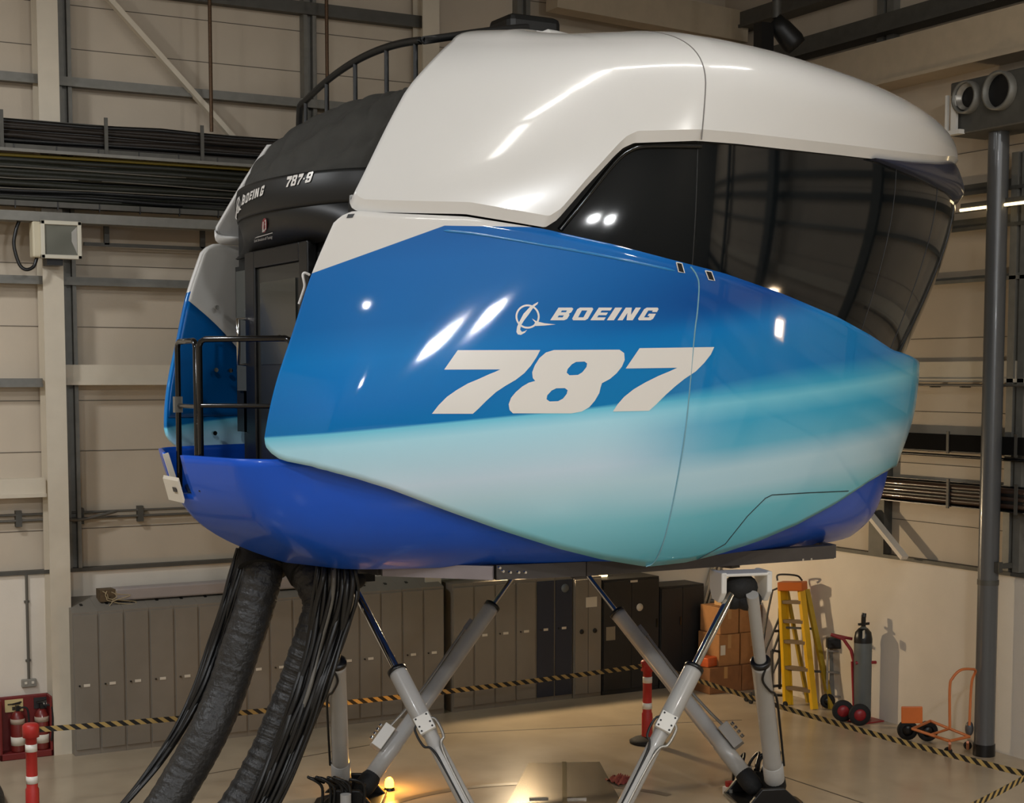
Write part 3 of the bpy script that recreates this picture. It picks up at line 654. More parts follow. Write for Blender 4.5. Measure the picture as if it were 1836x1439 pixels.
for g, bl, br, tr, tl in (('7',(928,410),(1000,400),(1040,225),(960,240)), ('8',(1005,395),(1085,380),(1130,205),(1052,220)), ('7',(1105,375),(1165,360),(1228,185),(1150,200)), ('.',(1212,288),(1235,284),(1240,258),(1216,262)), ('9',(1235,345),(1325,325),(1385,150),(1290,175))):
    decal(quad(g, *[Zr(*q) for q in (bl, br, tr, tl)]), bz, 5, mb)
part('numerals', mb, decal_white, fair, 'white type numerals')
mb = MB(); er = lambda k: [Zr(168+k*32*math.cos(2*PI*i/28)+8*math.sin(2*PI*i/28), 700-k*130*math.sin(2*PI*i/28)) for i in range(28)]
decal([er(1), er(.8)], bz, 6, mb); decal([[Zr(*q) for q in [(182,560),(192,562),(160,760),(140,900),(150,935),(120,935),(118,890),(140,760)]]], bz, 6, mb); decal([[Zr(*q) for q in [(170,690),(185,740),(222,765),(165,800)]]], bz, 6, mb)
part('emblem', mb, decal_white, fair, 'white ring emblem')
def sz(x, y): p = skirt(*map(np.array, inverse(skirt, x, y, -1.4, 1.4, 0, 1))).reshape(3); return p+np.array([-.012, -.002, -.004])
oval = lambda k: [Zr(595+k*42*math.cos(2*PI*i/28)+6*math.sin(2*PI*i/28), 1020-k*118*math.sin(2*PI*i/28)) for i in range(28)]
part('badge', decal([oval(1)], sz, 6), M('badge_red', (170, 40, 60), .4), hs, 'small red oval badge')
mb = MB()
def sz2(x, y): return sz(x, y)+np.array([-.004, 0, -.002])
decal([[Zr(*q) for q in [(575,960),(592,950),(588,1090),(610,1080),(608,1110),(565,1130)]], ], sz2, 5, mb)
decal([[Zr(*q) for q in [(605,930),(628,920),(630,1080),(608,1095),(607,1070),(616,1060),(614,1012),(606,1005),(606,990),(615,980),(615,950),(605,955)]]], sz2, 5, mb)
decal([[Zr(*q) for q in [(440,1212),(732,1128),(733,1142),(442,1226)]]], sz2, 6, mb)
# caption line under the badge, set in a plain sans face
def text_loops(txt):
    cu = bpy.data.curves.new('caption', 'FONT'); cu.body = txt; cu.size = 1.0; cu.resolution_u = 2
    ob = bpy.data.objects.new('caption', cu); S.collection.objects.link(ob); dg = bpy.context.evaluated_depsgraph_get(); dg.update()
    me = bpy.data.meshes.new_from_object(ob.evaluated_get(dg)); V = [tuple(v.co) for v in me.vertices]; F = [tuple(p.vertices) for p in me.polygons]
    bpy.data.objects.remove(ob); return V, F
def text_on(txt, fn, bl, br, tr, tl, mb):
    V, F = text_loops(txt); x0, x1 = min(v[0] for v in V), max(v[0] for v in V); y0, y1 = min(v[1] for v in V), max(v[1] for v in V)
    bl, br, tr, tl = [np.array(q, float) for q in (bl, br, tr, tl)]; P3 = []
    for v in V:
        u, t = (v[0]-x0)/(x1-x0), (v[1]-y0)/(y1-y0); q = (1-u)*(1-t)*bl+u*(1-t)*br+u*t*tr+(1-u)*t*tl; P3.append(fn(*q))
    return mb.add(P3, F)
_ = Zr
text_on('Link Simulation & Training', sz2, Zr(440, 1300), Zr(725, 1240), Zr(730, 1175), Zr(442, 1245), mb)
part('caption', mb, decal_white, hs, 'white caption and rule')
# ---- boarding rail round the rear deck
rl = MB(); xg = -3.70
gp = [onX(318, 620, xg), onX(354, 620, xg)]
ya, yb2, zt = float(gp[0][1]), float(gp[1][1]), float(onX(330, 612, xg)[2])
R_ = .026
def hoop(m, a, b, z0, z1, r=R_):
    a, b = np.array(a, float), np.array(b, float); d = (b-a); d = d/np.linalg.norm(d)
    zz = lambda p, z: np.array([p[0], p[1], z])
    m.tube([zz(a, z0), zz(a, z1-.06), zz(a+d*.018, z1-.018), zz(a+d*.06, z1), zz(b-d*.06, z1), zz(b-d*.018, z1-.018), zz(b, z1-.06), zz(b, z0)], r, 8)
g1 = MB(); hoop(g1, (xg, ya), (xg, yb2+.05), 3.46, zt); g1.cyl((xg, ya, 4.18), (xg, yb2+.05, 4.18), .02, n=8)
part('boarding_gate', g1, black_gloss, sim, 'black tube gate across the boarding gap')
part('gate_hinge', MB().box((xg-.04, ya-.03, 4.12), (xg+.03, ya+.03, 4.26)), galv, sim)
pa, pb = np.array([xg, yb2-.05]), np.array([-3.15, -1.12])
for sgn in (-1,):
    g2 = MB(); a_ = (pa[0], pa[1]*-sgn); b_ = (pb[0], pb[1]*-sgn)
    hoop(g2, a_, b_, 3.46, zt+.01); g2.cyl((*a_, 4.19), (*b_, 4.19), .02, n=8)
    part('hand_rail', g2, black_gloss, sim, 'black tube hand rail on the %s side of the rear deck' % ('near' if sgn < 0 else 'far'))
# ---- roof rail and roof unit
ar = [(-1.93, y, 7.36-.07*y*y) for y in np.linspace(-1.15, 1.75, 28)]
ar = [(x+.0, y, z) for x, y, z in ar]+[(-1.90, 1.86, 6.95)]
ar = [at(945, 49, 14.5), at(880, 55, 14.05), at(825, 63, 13.7)]+ar
rr = part('roof_rail', MB().tube(spline(ar, 60), .034, 8), black_sat, sim, 'black arched rail on the rear roof')
for y in (-.95, -.35, .35, 1.05, 1.6):
    part('rail_post', MB().cyl((-1.93, y, 6.70), (-1.93, y, 7.36-.07*y*y), .022, n=8), black_sat, rr)
ca, cb = onY(914, 45, 1.0), onY(1008, 45, 1.0); ztp = float(onY(960, 29, 1.0)[2])
part('roof_unit', MB().box((ca[0], 1.0, 7.2), (cb[0], 1.5, ztp+.02)), black_sat, sim, 'black unit on the roof ridge', bevel=.07)
# ---- platform frame under the hull
zf0, zf1 = 2.655, 2.785
out = [(-2.12, .45), (-2.06, -.5), (-1.33, -1.25), (-.5, -1.40), (2.34, -1.42), (2.40, -1.25), (1.9, 1.6), (.6, 2.1), (.1, 2.0), (-1.7, 1.0)]
mb = MB()
for i in range(len(out)):
    a, b_ = out[i], out[(i+1) % len(out)]; mb.bar((*a, (zf0+zf1)/2), (*b_, (zf0+zf1)/2), .12, zf1-zf0)
for a, b_ in (((-2.1, 0), (2.2, -.2)), ((-.5, -1.35), (.4, 2.0)), ((1.2, -1.4), (.4, 2.0))): mb.bar((*a, 2.68), (*b_, 2.68), .12, .12)
frm = part('platform_frame', mb, frame_m, sim, 'dark steel frame under the hull')
a, b_ = onZ(690, 1034, zf0), onZ(886, 1041, zf0)
d_ = (b_-a)/np.linalg.norm(b_-a); nn = np.array([d_[1], -d_[0], 0]);
part('frame_plate', MB().obox((a+b_)/2+nn*.04+np.array([0, 0, .075]), (b_-a)/2, nn*.02, (0, 0, .06)), frame_plate, frm, 'pale plate bolted to the frame')
for px, py in ((897, 1018), (903, 1024), (916, 1026), (931, 1026), (943, 1026), (1440, 1003), (1455, 1002)):
    p = onY(px, py, -1.48); part('bolt', MB().cyl(p, p+np.array([0, .03, 0]), .012, n=8), chrome, frm)
# ---- joint brackets under the frame (near front joint)
jt = onZ(1328, 1058, 2.44)
e1 = np.array([math.cos(math.radians(-14)), math.sin(math.radians(-14)), 0]); e2 = np.array([-e1[1], e1[0], 0])
br = MB()
for sgn in (-1, 1):
    c = jt+e1*sgn*.20+np.array([0, 0, .02])
    prof = [(-.15, .17), (.15, .17), (.15, .0), (.09, -.10), (-.06, -.12), (-.15, -.02)]
    br.prism([c+e2*a+np.array([0, 0, b_]) for a, b_ in prof], e1*sgn*.055)
br.obox(jt+np.array([0, 0, .165]), e1*.24, e2*.15, (0, 0, .015))
part('joint_bracket', br, box_white, sim, 'pale grey joint bracket under the front of the frame', bevel=.012)
bt_ = MB().sphere(jt+np.array([0, 0, .03]), (.17, .15, .13)).sphere(jt+e1*.06+np.array([0, -.02, -.09]), (.14, .12, .10)).sphere(jt-e1*.06+np.array([0, .02, -.08]), (.13, .11, .10))
part('joint_boot', bt_, rubber, sim, 'black rubber boot')
jr = onZ(622, 1046, 2.46)
part('joint_boot', MB().sphere(jr+np.array([0, .02, .04]), (.2, .2, .12)).box(jr+np.array([-.25, -.1, .02]), jr+np.array([.25, .45, .16])), rubber, sim, 'black boot at the rear joint')
jf = onZ(985, 985, 2.46)
part('joint_boot', MB().sphere(jf, (.25, .2, .13)), rubber, sim, 'black boot at the far joint')
# ------------------------------------------------------------------ six actuator legs
def axis_frame(p0, p1):
    d = p1-p0; L = np.linalg.norm(d); d = d/L; c = O-(p0+p1)/2; c = c-d*(c@d); c /= np.linalg.norm(c); return d, c, np.cross(d, c), L
def leg(label, foot, top, kpx, r=.086, rodr=.04, box=None, collar=True, low=None, strip=True):
    foot, top = np.asarray(foot, float), np.asarray(top, float)
    tt = np.linspace(0, 1, 400); Q = foot[None]+(top-foot)[None]*tt[:, None]; X, Y = proj(Q); k = tt[int(np.argmin((X-kpx[0])**2+(Y-kpx[1])**2))]
    mid = foot+(top-foot)*k; d, c, s_, L = axis_frame(foot, top); t = thing('actuator_leg', label, 'actuator leg', foot, 'actuator legs'); Lc = L*k
    m = MB(); a0 = foot+d*.12
    if low is None:
        m.lathe(foot, [(0, .12), (r*1.02, .12), (r*1.02, Lc*.22), (r*.98, Lc*.225), (r*.98, Lc-.06), (r, Lc-.055), (r, Lc), (rodr, Lc)], 28, d)
    else:
        m.lathe(foot, [(0, .12), (low, .12), (low, Lc-.72), (r, Lc-.62), (r, Lc-.03), (r, Lc), (rodr, Lc)], 28, d)
    part('cylinder', m, leg_grey, t)
    part('collar', MB().lathe(foot, [(rodr, Lc-.005), (r*1.06, Lc-.005), (r*1.06, Lc+.035), (rodr*1.3, Lc+.045), (rodr, Lc+.045)], 28, d), black, t, 'black end collar')
    part('rod', MB().cyl(mid, top, rodr, n=20), chrome if rodr < .05 else leg_grey, t, 'polished chrome rod' if rodr < .05 else 'thick dull grey rod')
    part('foot_boot', MB().lathe(foot, [(0, -.12), (r*1.0, -.10), (r*1.25, .0), (r*1.2, .10), (r*.95, .16)], 20, d), rubber, t, 'black foot boot')
    if box:
        f0, half = box; pc = foot+d*(Lc*f0)+c*(r*1.0)
        bx_ = part('junction_box', MB().obox(pc, d*half, s_*.075, c*.022), box_white, t, 'white junction box', bevel=.006)
        for a in (-.75, -.2, .75):
            for b_ in (-.7, .7): part('screw', MB().cyl(pc+d*half*a+s_*.075*b_+c*.022, pc+d*half*a+s_*.075*b_+c*.028, .009, n=8), black, bx_)
        for sg in (1, -1):
            path = spline([pc+s_*.07*sg+d*half*.3, pc+s_*.105*sg-d*half*.3, pc+s_*.10*sg-d*half*2.2, pc+s_*.03*sg-d*half*4.2, pc+s_*.02*sg-d*(Lc*f0-.25)], 40)
            part('conduit' if sg > 0 else 'cable', MB().tube(path, .014 if sg > 0 else .011, 6), alu if sg > 0 else cable_black, t)
    if strip:
        p0 = foot+d*(Lc*.10)+c*r*.93; p1 = foot+d*(Lc*(.60 if box else .8))+c*r*.93
        part('side_strip', MB().bar(p0, p1, .035, .03, c), leg_grey, t)
    return t, d, c, s_, Lc, r
Zb25 = .22
tA = leg('actuator leg crossing in front at left, black cables drape before its top', onZ(906, 1575, Zb25), onZ(634, 1052, 2.45), (709, 1208), box=(.72, .085), low=.066)
tE = leg('actuator leg crossing in front at right, rising to the pale bracket', onZ(1052, 1575, Zb25), onZ(1312, 1064, 2.42), (1240, 1200), box=(.72, .085), low=.066)
tB = leg('left leg leaning right beside the lit amber lamp', onZ(655, 1408, Zb25), onZ(952, 988, 2.46), (880, 1088), rodr=.03, box=None, strip=False)
tC = leg('upright leg beside the black hoses', onZ(612, 1404, Zb25), onZ(600, 1060, 2.45), (603, 1190), r=.088, box=None, strip=False)
tD = leg('leg leaning left behind the red banded post', onZ(1347, 1404, Zb25), onZ(1020, 988, 2.46), (1105, 1103), rodr=.03, box=None, strip=False)
tF = leg('upright leg at right under the pale bracket', onZ(1390, 1408, Zb25), onZ(1349, 1066, 2.42), (1371, 1188), r=.092, rodr=.058, box=None, strip=False)
def extras(L, what):
    t, d, c, s_, Lc, r = L; foot = np.array(t.location)
    for k in what:
        if k == 'lowbox':
            pc = foot+d*.52+s_*(-r-.06)*what[k]+c*.04
            b_ = part('junction_box', MB().obox(pc, d*.14, s_*.06, c*.06), box_white if what[k] > 0 else leg_grey, t, 'junction box low on the leg', bevel=.008)
            pl = MB()
            for i in range(4): pl.cyl(pc+d*(-.09+.055*i)-s_*.09*what[k], pc+d*(-.06+.055*i)-s_*.09*what[k], .02, n=8)
            part('connectors', pl, chrome, b_)
            part('conduit', MB().tube(spline([pc+d*.14, pc+d*.4+s_*.03*what[k], pc+d*.8+s_*.05*what[k], foot+d*(Lc-.35)-s_*(r+.02)*what[k]], 30), .016, 6), alu, t)
            part('bracket', MB().obox(foot+d*(Lc-.33)-s_*(r+.02)*what[k], d*.07, s_*.02, c*.02), alu, t)
        if k == 'sleeve':
            part('sleeve', MB().lathe(foot, [(r, .34), (r*1.14, .335), (r*1.14, .02), (r*.9, -.06), (0, -.07)], 28, d), leg_grey, t)
        if k == 'cable':
            sg = what[k]; q = lambda h, o, f: foot+d*h+s_*o*sg+c*f
            part('cable', MB().tube(spline([q(Lc+.02, .05, .07), q(Lc-.12, .0, r+.02), q(Lc-.3, r*.6, r*.95), q(Lc-.45, r+.02, .03), q(Lc*.5, r+.025, .0), q(.3, r+.02, .0)], 40), .012, 6), cable_black, t)
extras(tB, {'lowbox': 1}); extras(tD, {'lowbox': -1}); extras(tC, {'sleeve': 1, 'cable': -1}); extras(tF, {'sleeve': 1, 'cable': 1})
# floor anchor castings under each pair of legs
def anchor(c, label, ang):
    c = np.array([c[0], c[1], 0.0]); t = thing('floor_anchor', label, 'floor anchor', c, 'floor anchors')
    u = np.array([math.cos(ang), math.sin(ang), 0]); v = np.array([-u[1], u[0], 0])
    m = MB().prism([c+u*a+v*b_+np.array([0, 0, .001]) for a, b_ in ((-.30, -.42), (.15, -.45), (.40, -.10), (.40, .10), (.15, .45), (-.30, .42))], (0, 0, .05))
    for sg in (-1, 1): m.prism([c+v*sg*.34+u*a+np.array([0, 0, b_]) for a, b_ in ((-.3, .05), (.35, .05), (.12, .26), (-.12, .26))], v*.06)
    part('casting', m, black, t, bevel=.01)
    for a, b_ in ((.1, .40), (.1, -.40), (-.24, .36), (-.24, -.36)): part('anchor_bolt', MB().cyl(c+u*a+v*b_+np.array([0, 0, .05]), c+u*a+v*b_+np.array([0, 0, .09]), .03, n=6), galv, t)
    m2 = MB(); c3 = c+v*.56+np.array([0, 0, .05]); m2.cyl(c3+np.array([0, 0, -.049]), c3+np.array([0, 0, .22]), .055); part('valve_can', m2, leg_grey, t, 'grey can with a dark port')
    random.seed(int(ang*100))
    for i in range(7):
        p = c+v*(.46+.10*random.random())+u*(random.uniform(-.2, .3)); part('hose', MB().tube(spline([p+np.array([0, 0, .03]), p+np.array([.03, .02, .25+.1*random.random()]), p+u*.12+np.array([0, 0, .42]), p-v*.25+np.array([0, 0, .30])], 20), .016, 6), cable_black, t)
anchor((onZ(655, 1408, Zb25)+onZ(612, 1404, Zb25))/2, 'black floor casting beside the lit amber lamp', math.radians(149))
anchor((onZ(1347, 1404, Zb25)+onZ(1390, 1408, Zb25))/2, 'black floor casting beside the red and white button', math.radians(-20))
# ------------------------------------------------------------------ air hoses and cable bundles hanging from the tail
def flex(px, ds, r, ribs, amp, seed):
    P = spline([at(x, y, d) for (x, y), d in zip(px, ds)], 420); rng = np.random.RandomState(seed); ph = np.cumsum(rng.rand(420)*.3)
    L = np.concatenate([[0], np.cumsum([np.linalg.norm(P[i+1]-P[i]) for i in range(len(P)-1)])])
    R = r*(1+amp*np.sin(L*2*PI*ribs)+.4*amp*np.sin(ph*7)); return MB().tube(P, list(R), 28)
hose_m = M('hose_skin', (40, 39, 38), .5, var=.2, scale=12, bump=1.0, bscale=16)
h1px = [(474, 985), (472, 1025), (455, 1093), (432, 1160), (405, 1240), (372, 1315), (330, 1390), (285, 1462), (215, 1550)]
h1 = thing('air_hose', 'black ribbed air hose, nearer the lockers of the two under the tail', 'air hose', at(215, 1550, 13.7), 'air hoses')
part('hose_body', flex(h1px, [14.6, 14.5, 14.45, 14.4, 14.35, 14.2, 14.1, 13.95, 13.8], .183, 9, .010, 1), hose_m, h1)
part('hose_cuff', MB().tube([at(474, 985, 14.6), at(472, 1022, 14.5)], .235, 24), rubber, h1)
h2px = [(535, 985), (556, 1028), (578, 1080), (566, 1133), (548, 1187), (531, 1237), (504, 1303), (484, 1350), (446, 1420), (380, 1520)]
h2 = thing('air_hose', 'black ribbed air hose half hidden behind the nearer cable bundle', 'air hose', at(380, 1520, 13.9), 'air hoses')
part('hose_body', flex(h2px, [14.6, 14.4, 14.35, 14.3, 14.3, 14.3, 14.25, 14.2, 14.1, 13.9], .182, 9, .022, 2), hose_m, h2)
part('hose_cuff', MB().tube([at(530, 980, 14.6), at(556, 1026, 14.4)], .21, 24), rubber, h2)
def bundle(name_label, px, ds, wpx, n, seed):
    rng = np.random.RandomState(seed); t = thing('cable_bundle', name_label, 'cable bundle', at(*px[-1], ds[-1]), 'cable bundles')
    for i in range(n):
        off = (i+.5)/n-.5; jig = rng.uniform(-.06, .06, len(px)); dz_ = rng.uniform(-.06, .06, len(px))
        pts = []
        for j, ((x, y), d) in enumerate(zip(px, ds)):
            a = np.array(px[min(j+1, len(px)-1)], float)-np.array(px[max(j-1, 0)], float); a /= np.linalg.norm(a)
            o_ = (off+jig[j])*wpx[j]; pts.append(at(x-a[1]*-o_*-1*1.0, y+a[0]*o_*-1, d+dz_[j]))
        r = rng.choice([.014, .018, .022, .026]); mt = cable_black if rng.rand() > .12 else cable_grey
        part('cable', MB().tube(spline(pts, 60), r, 7), mt, t)
    return t
b1px = [(437, 980), (424, 1030), (408, 1085), (388, 1150), (362, 1225), (325, 1300), (275, 1375), (225, 1437), (150, 1520)]
bundle('cable bundle along the far side of the hose nearer the lockers', b1px, [14.5]*4+[14.4, 14.3, 14.2, 14.1, 13.9], [30, 32, 32, 32, 36, 40, 46, 50, 55], 11, 3)
b2px = [(604, 985), (606, 1030), (600, 1080), (582, 1157), (558, 1235), (530, 1310), (495, 1400), (465, 1462), (430, 1520)]
t_ = bundle('wide bundle of black cables in front of the other hose', b2px, [14.0, 13.9, 13.9, 13.9, 13.85, 13.8, 13.75, 13.7, 13.6], [58, 74, 80, 76, 74, 72, 76, 80, 84], 22, 5)
part('cable_clamp', MB().obox(at(602, 1008, 13.85), _r*.13, _up*.02, _h*.05), galv, t_)
solo('floor_hose', MB().tube(spline([at(-160, 1560, 14.0), at(-70, 1480, 15.2), at(-20, 1440, 16.0), at(-60, 1385, 17.0), at(-150, 1370, 17.4)], 80), .16, 20), hose_m, 'end of a black hose at the floor left of the red banded post', 'hose')
# ------------------------------------------------------------------ floor markings, hatch, lamps on the floor
hp = [onZ(x, y, 0) for x, y in ((948, 1369), (1075, 1367), (1120, 1450), (905, 1450))]
ht = thing('floor_hatch', 'steel floor hatch under the simulator', 'hatch', hp[0])
steel_fl = M('hatch_steel', (150, 138, 118), .22, .55, var=.08, scale=4)
cc = (hp[0]+hp[1])/2; cq = (hp[2]+hp[3])/2; ux = (hp[1]-hp[0]); ux /= np.linalg.norm(ux)
for sgn in (-1, 1):
    a = cc+ux*sgn*.012; b_ = cq+ux*sgn*.012; e_, f_ = (hp[0], hp[3]) if sgn < 0 else (hp[1], hp[2])
    part('leaf', MB().prism([a+np.array([0, 0, .001]), e_+np.array([0, 0, .001]), f_+np.array([0, 0, .001]), b_+np.array([0, 0, .001])], (0, 0, .012)), steel_fl, ht)
    hd = MB(); q = at(0, 0, 1); p = onZ(966 if sgn < 0 else 1034, 1431, .02); hd.obox(p, ux*.10, np.cross(ux, [0, 0, 1])*.02, (0, 0, .012)); part('hinge', hd, chrome, ht)
part('rim', MB().bar(cc+np.array([0, 0, .012]), cq+np.array([0, 0, .012]), .05, .018), M('bright_rim', (220, 206, 170), .15, .9), ht, 'bright joint strip')
# ring channel in the floor around the hatch
rc = MB(); R0 = onZ(985, 1500, 0); rad = 2.05
ringp = [R0+np.array([rad*math.cos(a), rad*math.sin(a), .004]) for a in np.linspace(math.radians(20), math.radians(150), 70)]
rin = [R0+np.array([(rad-.10)*math.cos(a), (rad-.10)*math.sin(a), .004]) for a in np.linspace(math.radians(20), math.radians(150), 70)]
rc.add(ringp+rin, [(i, i+1, 71+i, 70+i) for i in range(69)])
struct('trim_40', rc, M('ring_channel', (136, 124, 106), .3, .1))
jl = MB(); 
for a, b_ in (((1340, 1370), (1640, 1470)), ((300, 1400), (690, 1330)), ((760, 1316), (1330, 1290))):
    jl.bar(onZ(*a, .001), onZ(*b_, .001), .02, .003)
struct('trim_41', jl, M('floor_joint', (92, 82, 68), .6))
p = onZ(698, 1416, 0)
bt2 = thing('beacon_lamp', 'lit amber beacon on the floor by the left legs', 'beacon', p)
part('base', MB().cyl(p, p+np.array([0, 0, .035]), .06, .05), black, bt2)
part('dome', MB().lathe(p, [(.048, .035), (.05, .08), (.04, .12), (.02, .14), (0, .145)], 20), amber_on, bt2, 'glowing amber lens')
light('beacon_glow', 'POINT', (p[0], p[1], .25), (0, 0, 0), 16, (1.0, .50, .10), .05)
p = onZ(1308, 1424, 0)
bt3 = thing('stop_button', 'small red and white button box on the floor at right', 'button', p)
part('box', MB().box(p+np.array([-.06, -.05, 0]), p+np.array([.06, .05, .09])), box_white, bt3, bevel=.008)
part('button', MB().cyl(p+np.array([0, 0, .09]), p+np.array([0, 0, .14]), .045, .05), red_m, bt3)
rg = MB(); pr = onZ(1115, 1402, 0)
gr = [[pr+np.array([(i-6)*.022, (j-5)*.028, .012+.10*abs(math.sin(i*1.3+j*.7)*math.cos(i*.5-j*.9))*math.exp(-((i-6)**2+(j-5)**2)/40.0)]) for j in range(11)] for i in range(13)]
rgo = solo('rag', rg.grid(gr), M('rag_red', (140, 62, 54), .9, var=.15), 'crumpled red rag on the floor by the hatch', 'rag')
# ------------------------------------------------------------------ banded posts and striped belts
def post(p, label):
    p = np.array([p[0], p[1], 0.0]); t = thing('barrier_post', label, 'barrier post', p, 'barrier posts')
    part('base', MB().lathe(p, [(0, 0), (.21, 0), (.215, .03), (.16, .06), (.07, .085), (0, .085)], 28), rubber, t, 'black rubber base')
    part('tube', MB().lathe(p, [(.066, .06), (.066, .36), (.055, .38), (.055, .88), (.08, .885), (.082, 1.0), (.06, 1.02), (0, 1.02)], 24), red_m, t)
    for z in (.42, .74): part('band', MB().lathe(p, [(.0555, z), (.058, z), (.058, z+.075), (.0555, z+.075)], 24), reflect_m, t, 'white reflective band')
    return t
LP = onZ(55, 1300, 1.0); CP = onZ(1160, 1331, 0); RP = onZ(1846, 1389, .95)
post(LP, 'red post with white bands before the red fire board'); post(CP, 'red post with white bands near the black cabinets')
def stripes():
    m = bpy.data.materials.new('hazard_stripes'); m.use_nodes = True; nt = m.node_tree; b = nt.nodes['Principled BSDF']; b.inputs['Roughness'].default_value = .6
    uv = nt.nodes.new('ShaderNodeAttribute'); uv.attribute_name = 'belt'
    wv = nt.nodes.new('ShaderNodeMath'); wv.operation = 'FRACT'; nt.links.new(uv.outputs['Fac'], wv.inputs[0])
    gt = nt.nodes.new('ShaderNodeMath'); gt.operation = 'GREATER_THAN'; nt.links.new(wv.outputs[0], gt.inputs[0]); gt.inputs[1].default_value = .5
    mx = nt.nodes.new('ShaderNodeMix'); mx.data_type = 'RGBA'; nt.links.new(gt.outputs[0], mx.inputs[0])
    mx.inputs[6].default_value = (*lin((18, 17, 15)), 1); mx.inputs[7].default_value = (*lin((176, 148, 88)), 1); nt.links.new(mx.outputs[2], b.inputs['Base Color']); return m
hz = stripes()
def belt(a, b_, label, sag, pitch=.19, h=.055):
    a, b_ = np.array(a, float), np.array(b_, float); n = 160; L = np.linalg.norm(b_-a); A = []; val = []
    for i in range(n+1):
        t = i/n; c = a+(b_-a)*t-np.array([0, 0, sag*4*t*(1-t)])
        for k in (-1, 1): A.append(c+np.array([0, 0, k*h/2])); val.append(t*L/pitch+(.6 if k > 0 else 0))
    sd = np.cross((b_-a)/L, [0, 0, 1])*.002
    m = MB(); m.add([p-sd for p in A]+[p+sd for p in A], [(2*i, 2*i+2, 2*i+3, 2*i+1) for i in range(n)]+[(2*n+2+2*i, 2*n+2+2*i+1, 2*n+2+2*i+3, 2*n+2+2*i+2) for i in range(n)])
    o = solo('barrier_belt', m, hz, label, 'barrier belt', 'striped barrier belts')
    at_ = o.data.attributes.new('belt', 'FLOAT', 'POINT'); at_.data.foreach_set('value', val+val)
top_of = lambda p, z: np.array([p[0], p[1], z])
belt(top_of(LP, .95)+np.array([.08, 0, 0]), top_of(CP, .95)+np.array([-.08, 0, 0]), 'black and yellow belt strung before the lockers', .06, .12)
belt(top_of(CP, .95)+np.array([.08, -.03, 0]), RP, 'black and yellow belt before the ladders and trolleys', .05, .14)
belt(RP, onZ(1640, 1490, .95), 'black and yellow belt cutting the lower right corner', .02, .13)
# ------------------------------------------------------------------ lockers along the far wall
YF = 4.95                                                   # locker fronts
xl0 = float(onY(133, 1250, YF)[0]); xlend = float(onY(797, 1200, YF)[0]); xr0 = float(onY(812, 1200, YF)[0]); xb0 = float(onY(962, 1200, YF)[0]); xb1 = float(onY(1027, 1200, YF)[0])
zf = float(onY(200, 1094, YF)[2]); zb = zf+.13
def make_locker(x, wd, label, mat, dmat, slope, group):
    t = thing('locker', label, 'locker', (x, YF, 0), group)
    y1 = YW_-.01
    m = MB()
    if slope: m.prism([(x+.001, YF+.015, .0), (x+.001, y1, 0), (x+.001, y1, zb), (x+.001, YF+.015, zf)], (wd-.002, 0, 0))
    else: m.box((x+.001, YF+.015, 0), (x+wd-.001, y1, zf+.02))
    part('body', m, mat, t)
    d = part('door', MB().box((x+.014, YF, .07), (x+wd-.014, YF+.02, zf-.03)), dmat, t, bevel=.003)
    zh = float(onY(160, 1228, YF)[2]) if slope else 1.0
    part('card_holder', MB().box((x+wd*.38, YF-.006, zh-.016), (x+wd*.62, YF, zh+.016)), paper, d, 'white card holder')
    part('lock', MB().cyl((x+wd*.22, YF-.012, zh), (x+wd*.22, YF+.002, zh), .011, n=10), black, d)
    if slope:
        ym = (YF+y1)/2-.02; zm = (zf+zb)/2-.004; part('vent_hole', MB().obox((x+wd/2, ym, zm), (.016, 0, 0), (0, .022, .006), (0, -.002, .007)), black, t)
    return t
n1 = int(round((xlend-xl0)/.305)); w1 = (xlend-xl0)/n1
ordn = ['first', 'second', 'third', 'fourth', 'fifth', 'sixth', 'seventh', 'eighth', 'ninth', 'tenth', 'eleventh', 'twelfth', 'thirteenth', 'fourteenth', 'fifteenth', 'sixteenth', 'seventeenth', 'eighteenth', 'nineteenth', 'twentieth']
lk = make_locker(xl0, w1, 'grey locker beside the white column, first of the long sloped row', locker_m, locker_m, True, 'grey lockers in the long row')
for i in range(1, n1): copy_thing(lk, (xl0+i*w1, YF, 0), 'grey sloped-top locker, %s from the white column' % ordn[i])
n2 = 4; w2 = (xb0-xr0)/n2
lk2 = make_locker(xr0, w2, 'grey flat-topped locker just right of the dark gap', locker_m, locker_m, False, 'grey lockers before the blue pair')
for i in range(1, n2): copy_thing(lk2, (xr0+i*w2, YF, 0), 'grey flat-topped locker, %s left of the dark blue pair' % ['', 'third', 'second', 'next'][i])
w3 = (xb1-xb0)/2
for i, lb in ((0, 'dark blue locker, the left of the blue pair'), (1, 'dark blue locker with a pale oval sticker')):
    t = make_locker(xb0+i*w3, w3, lb, locker_m, locker_b, False, None)
    if i:
        p = onY(1013, 1054, YF-.004); part('sticker', MB().lathe(p, [(0, 0), (.06, 0), (.06, .003), (0, .003)], 20, (0, -1, 0)), M('sticker_grey', (110, 118, 124), .5), t)
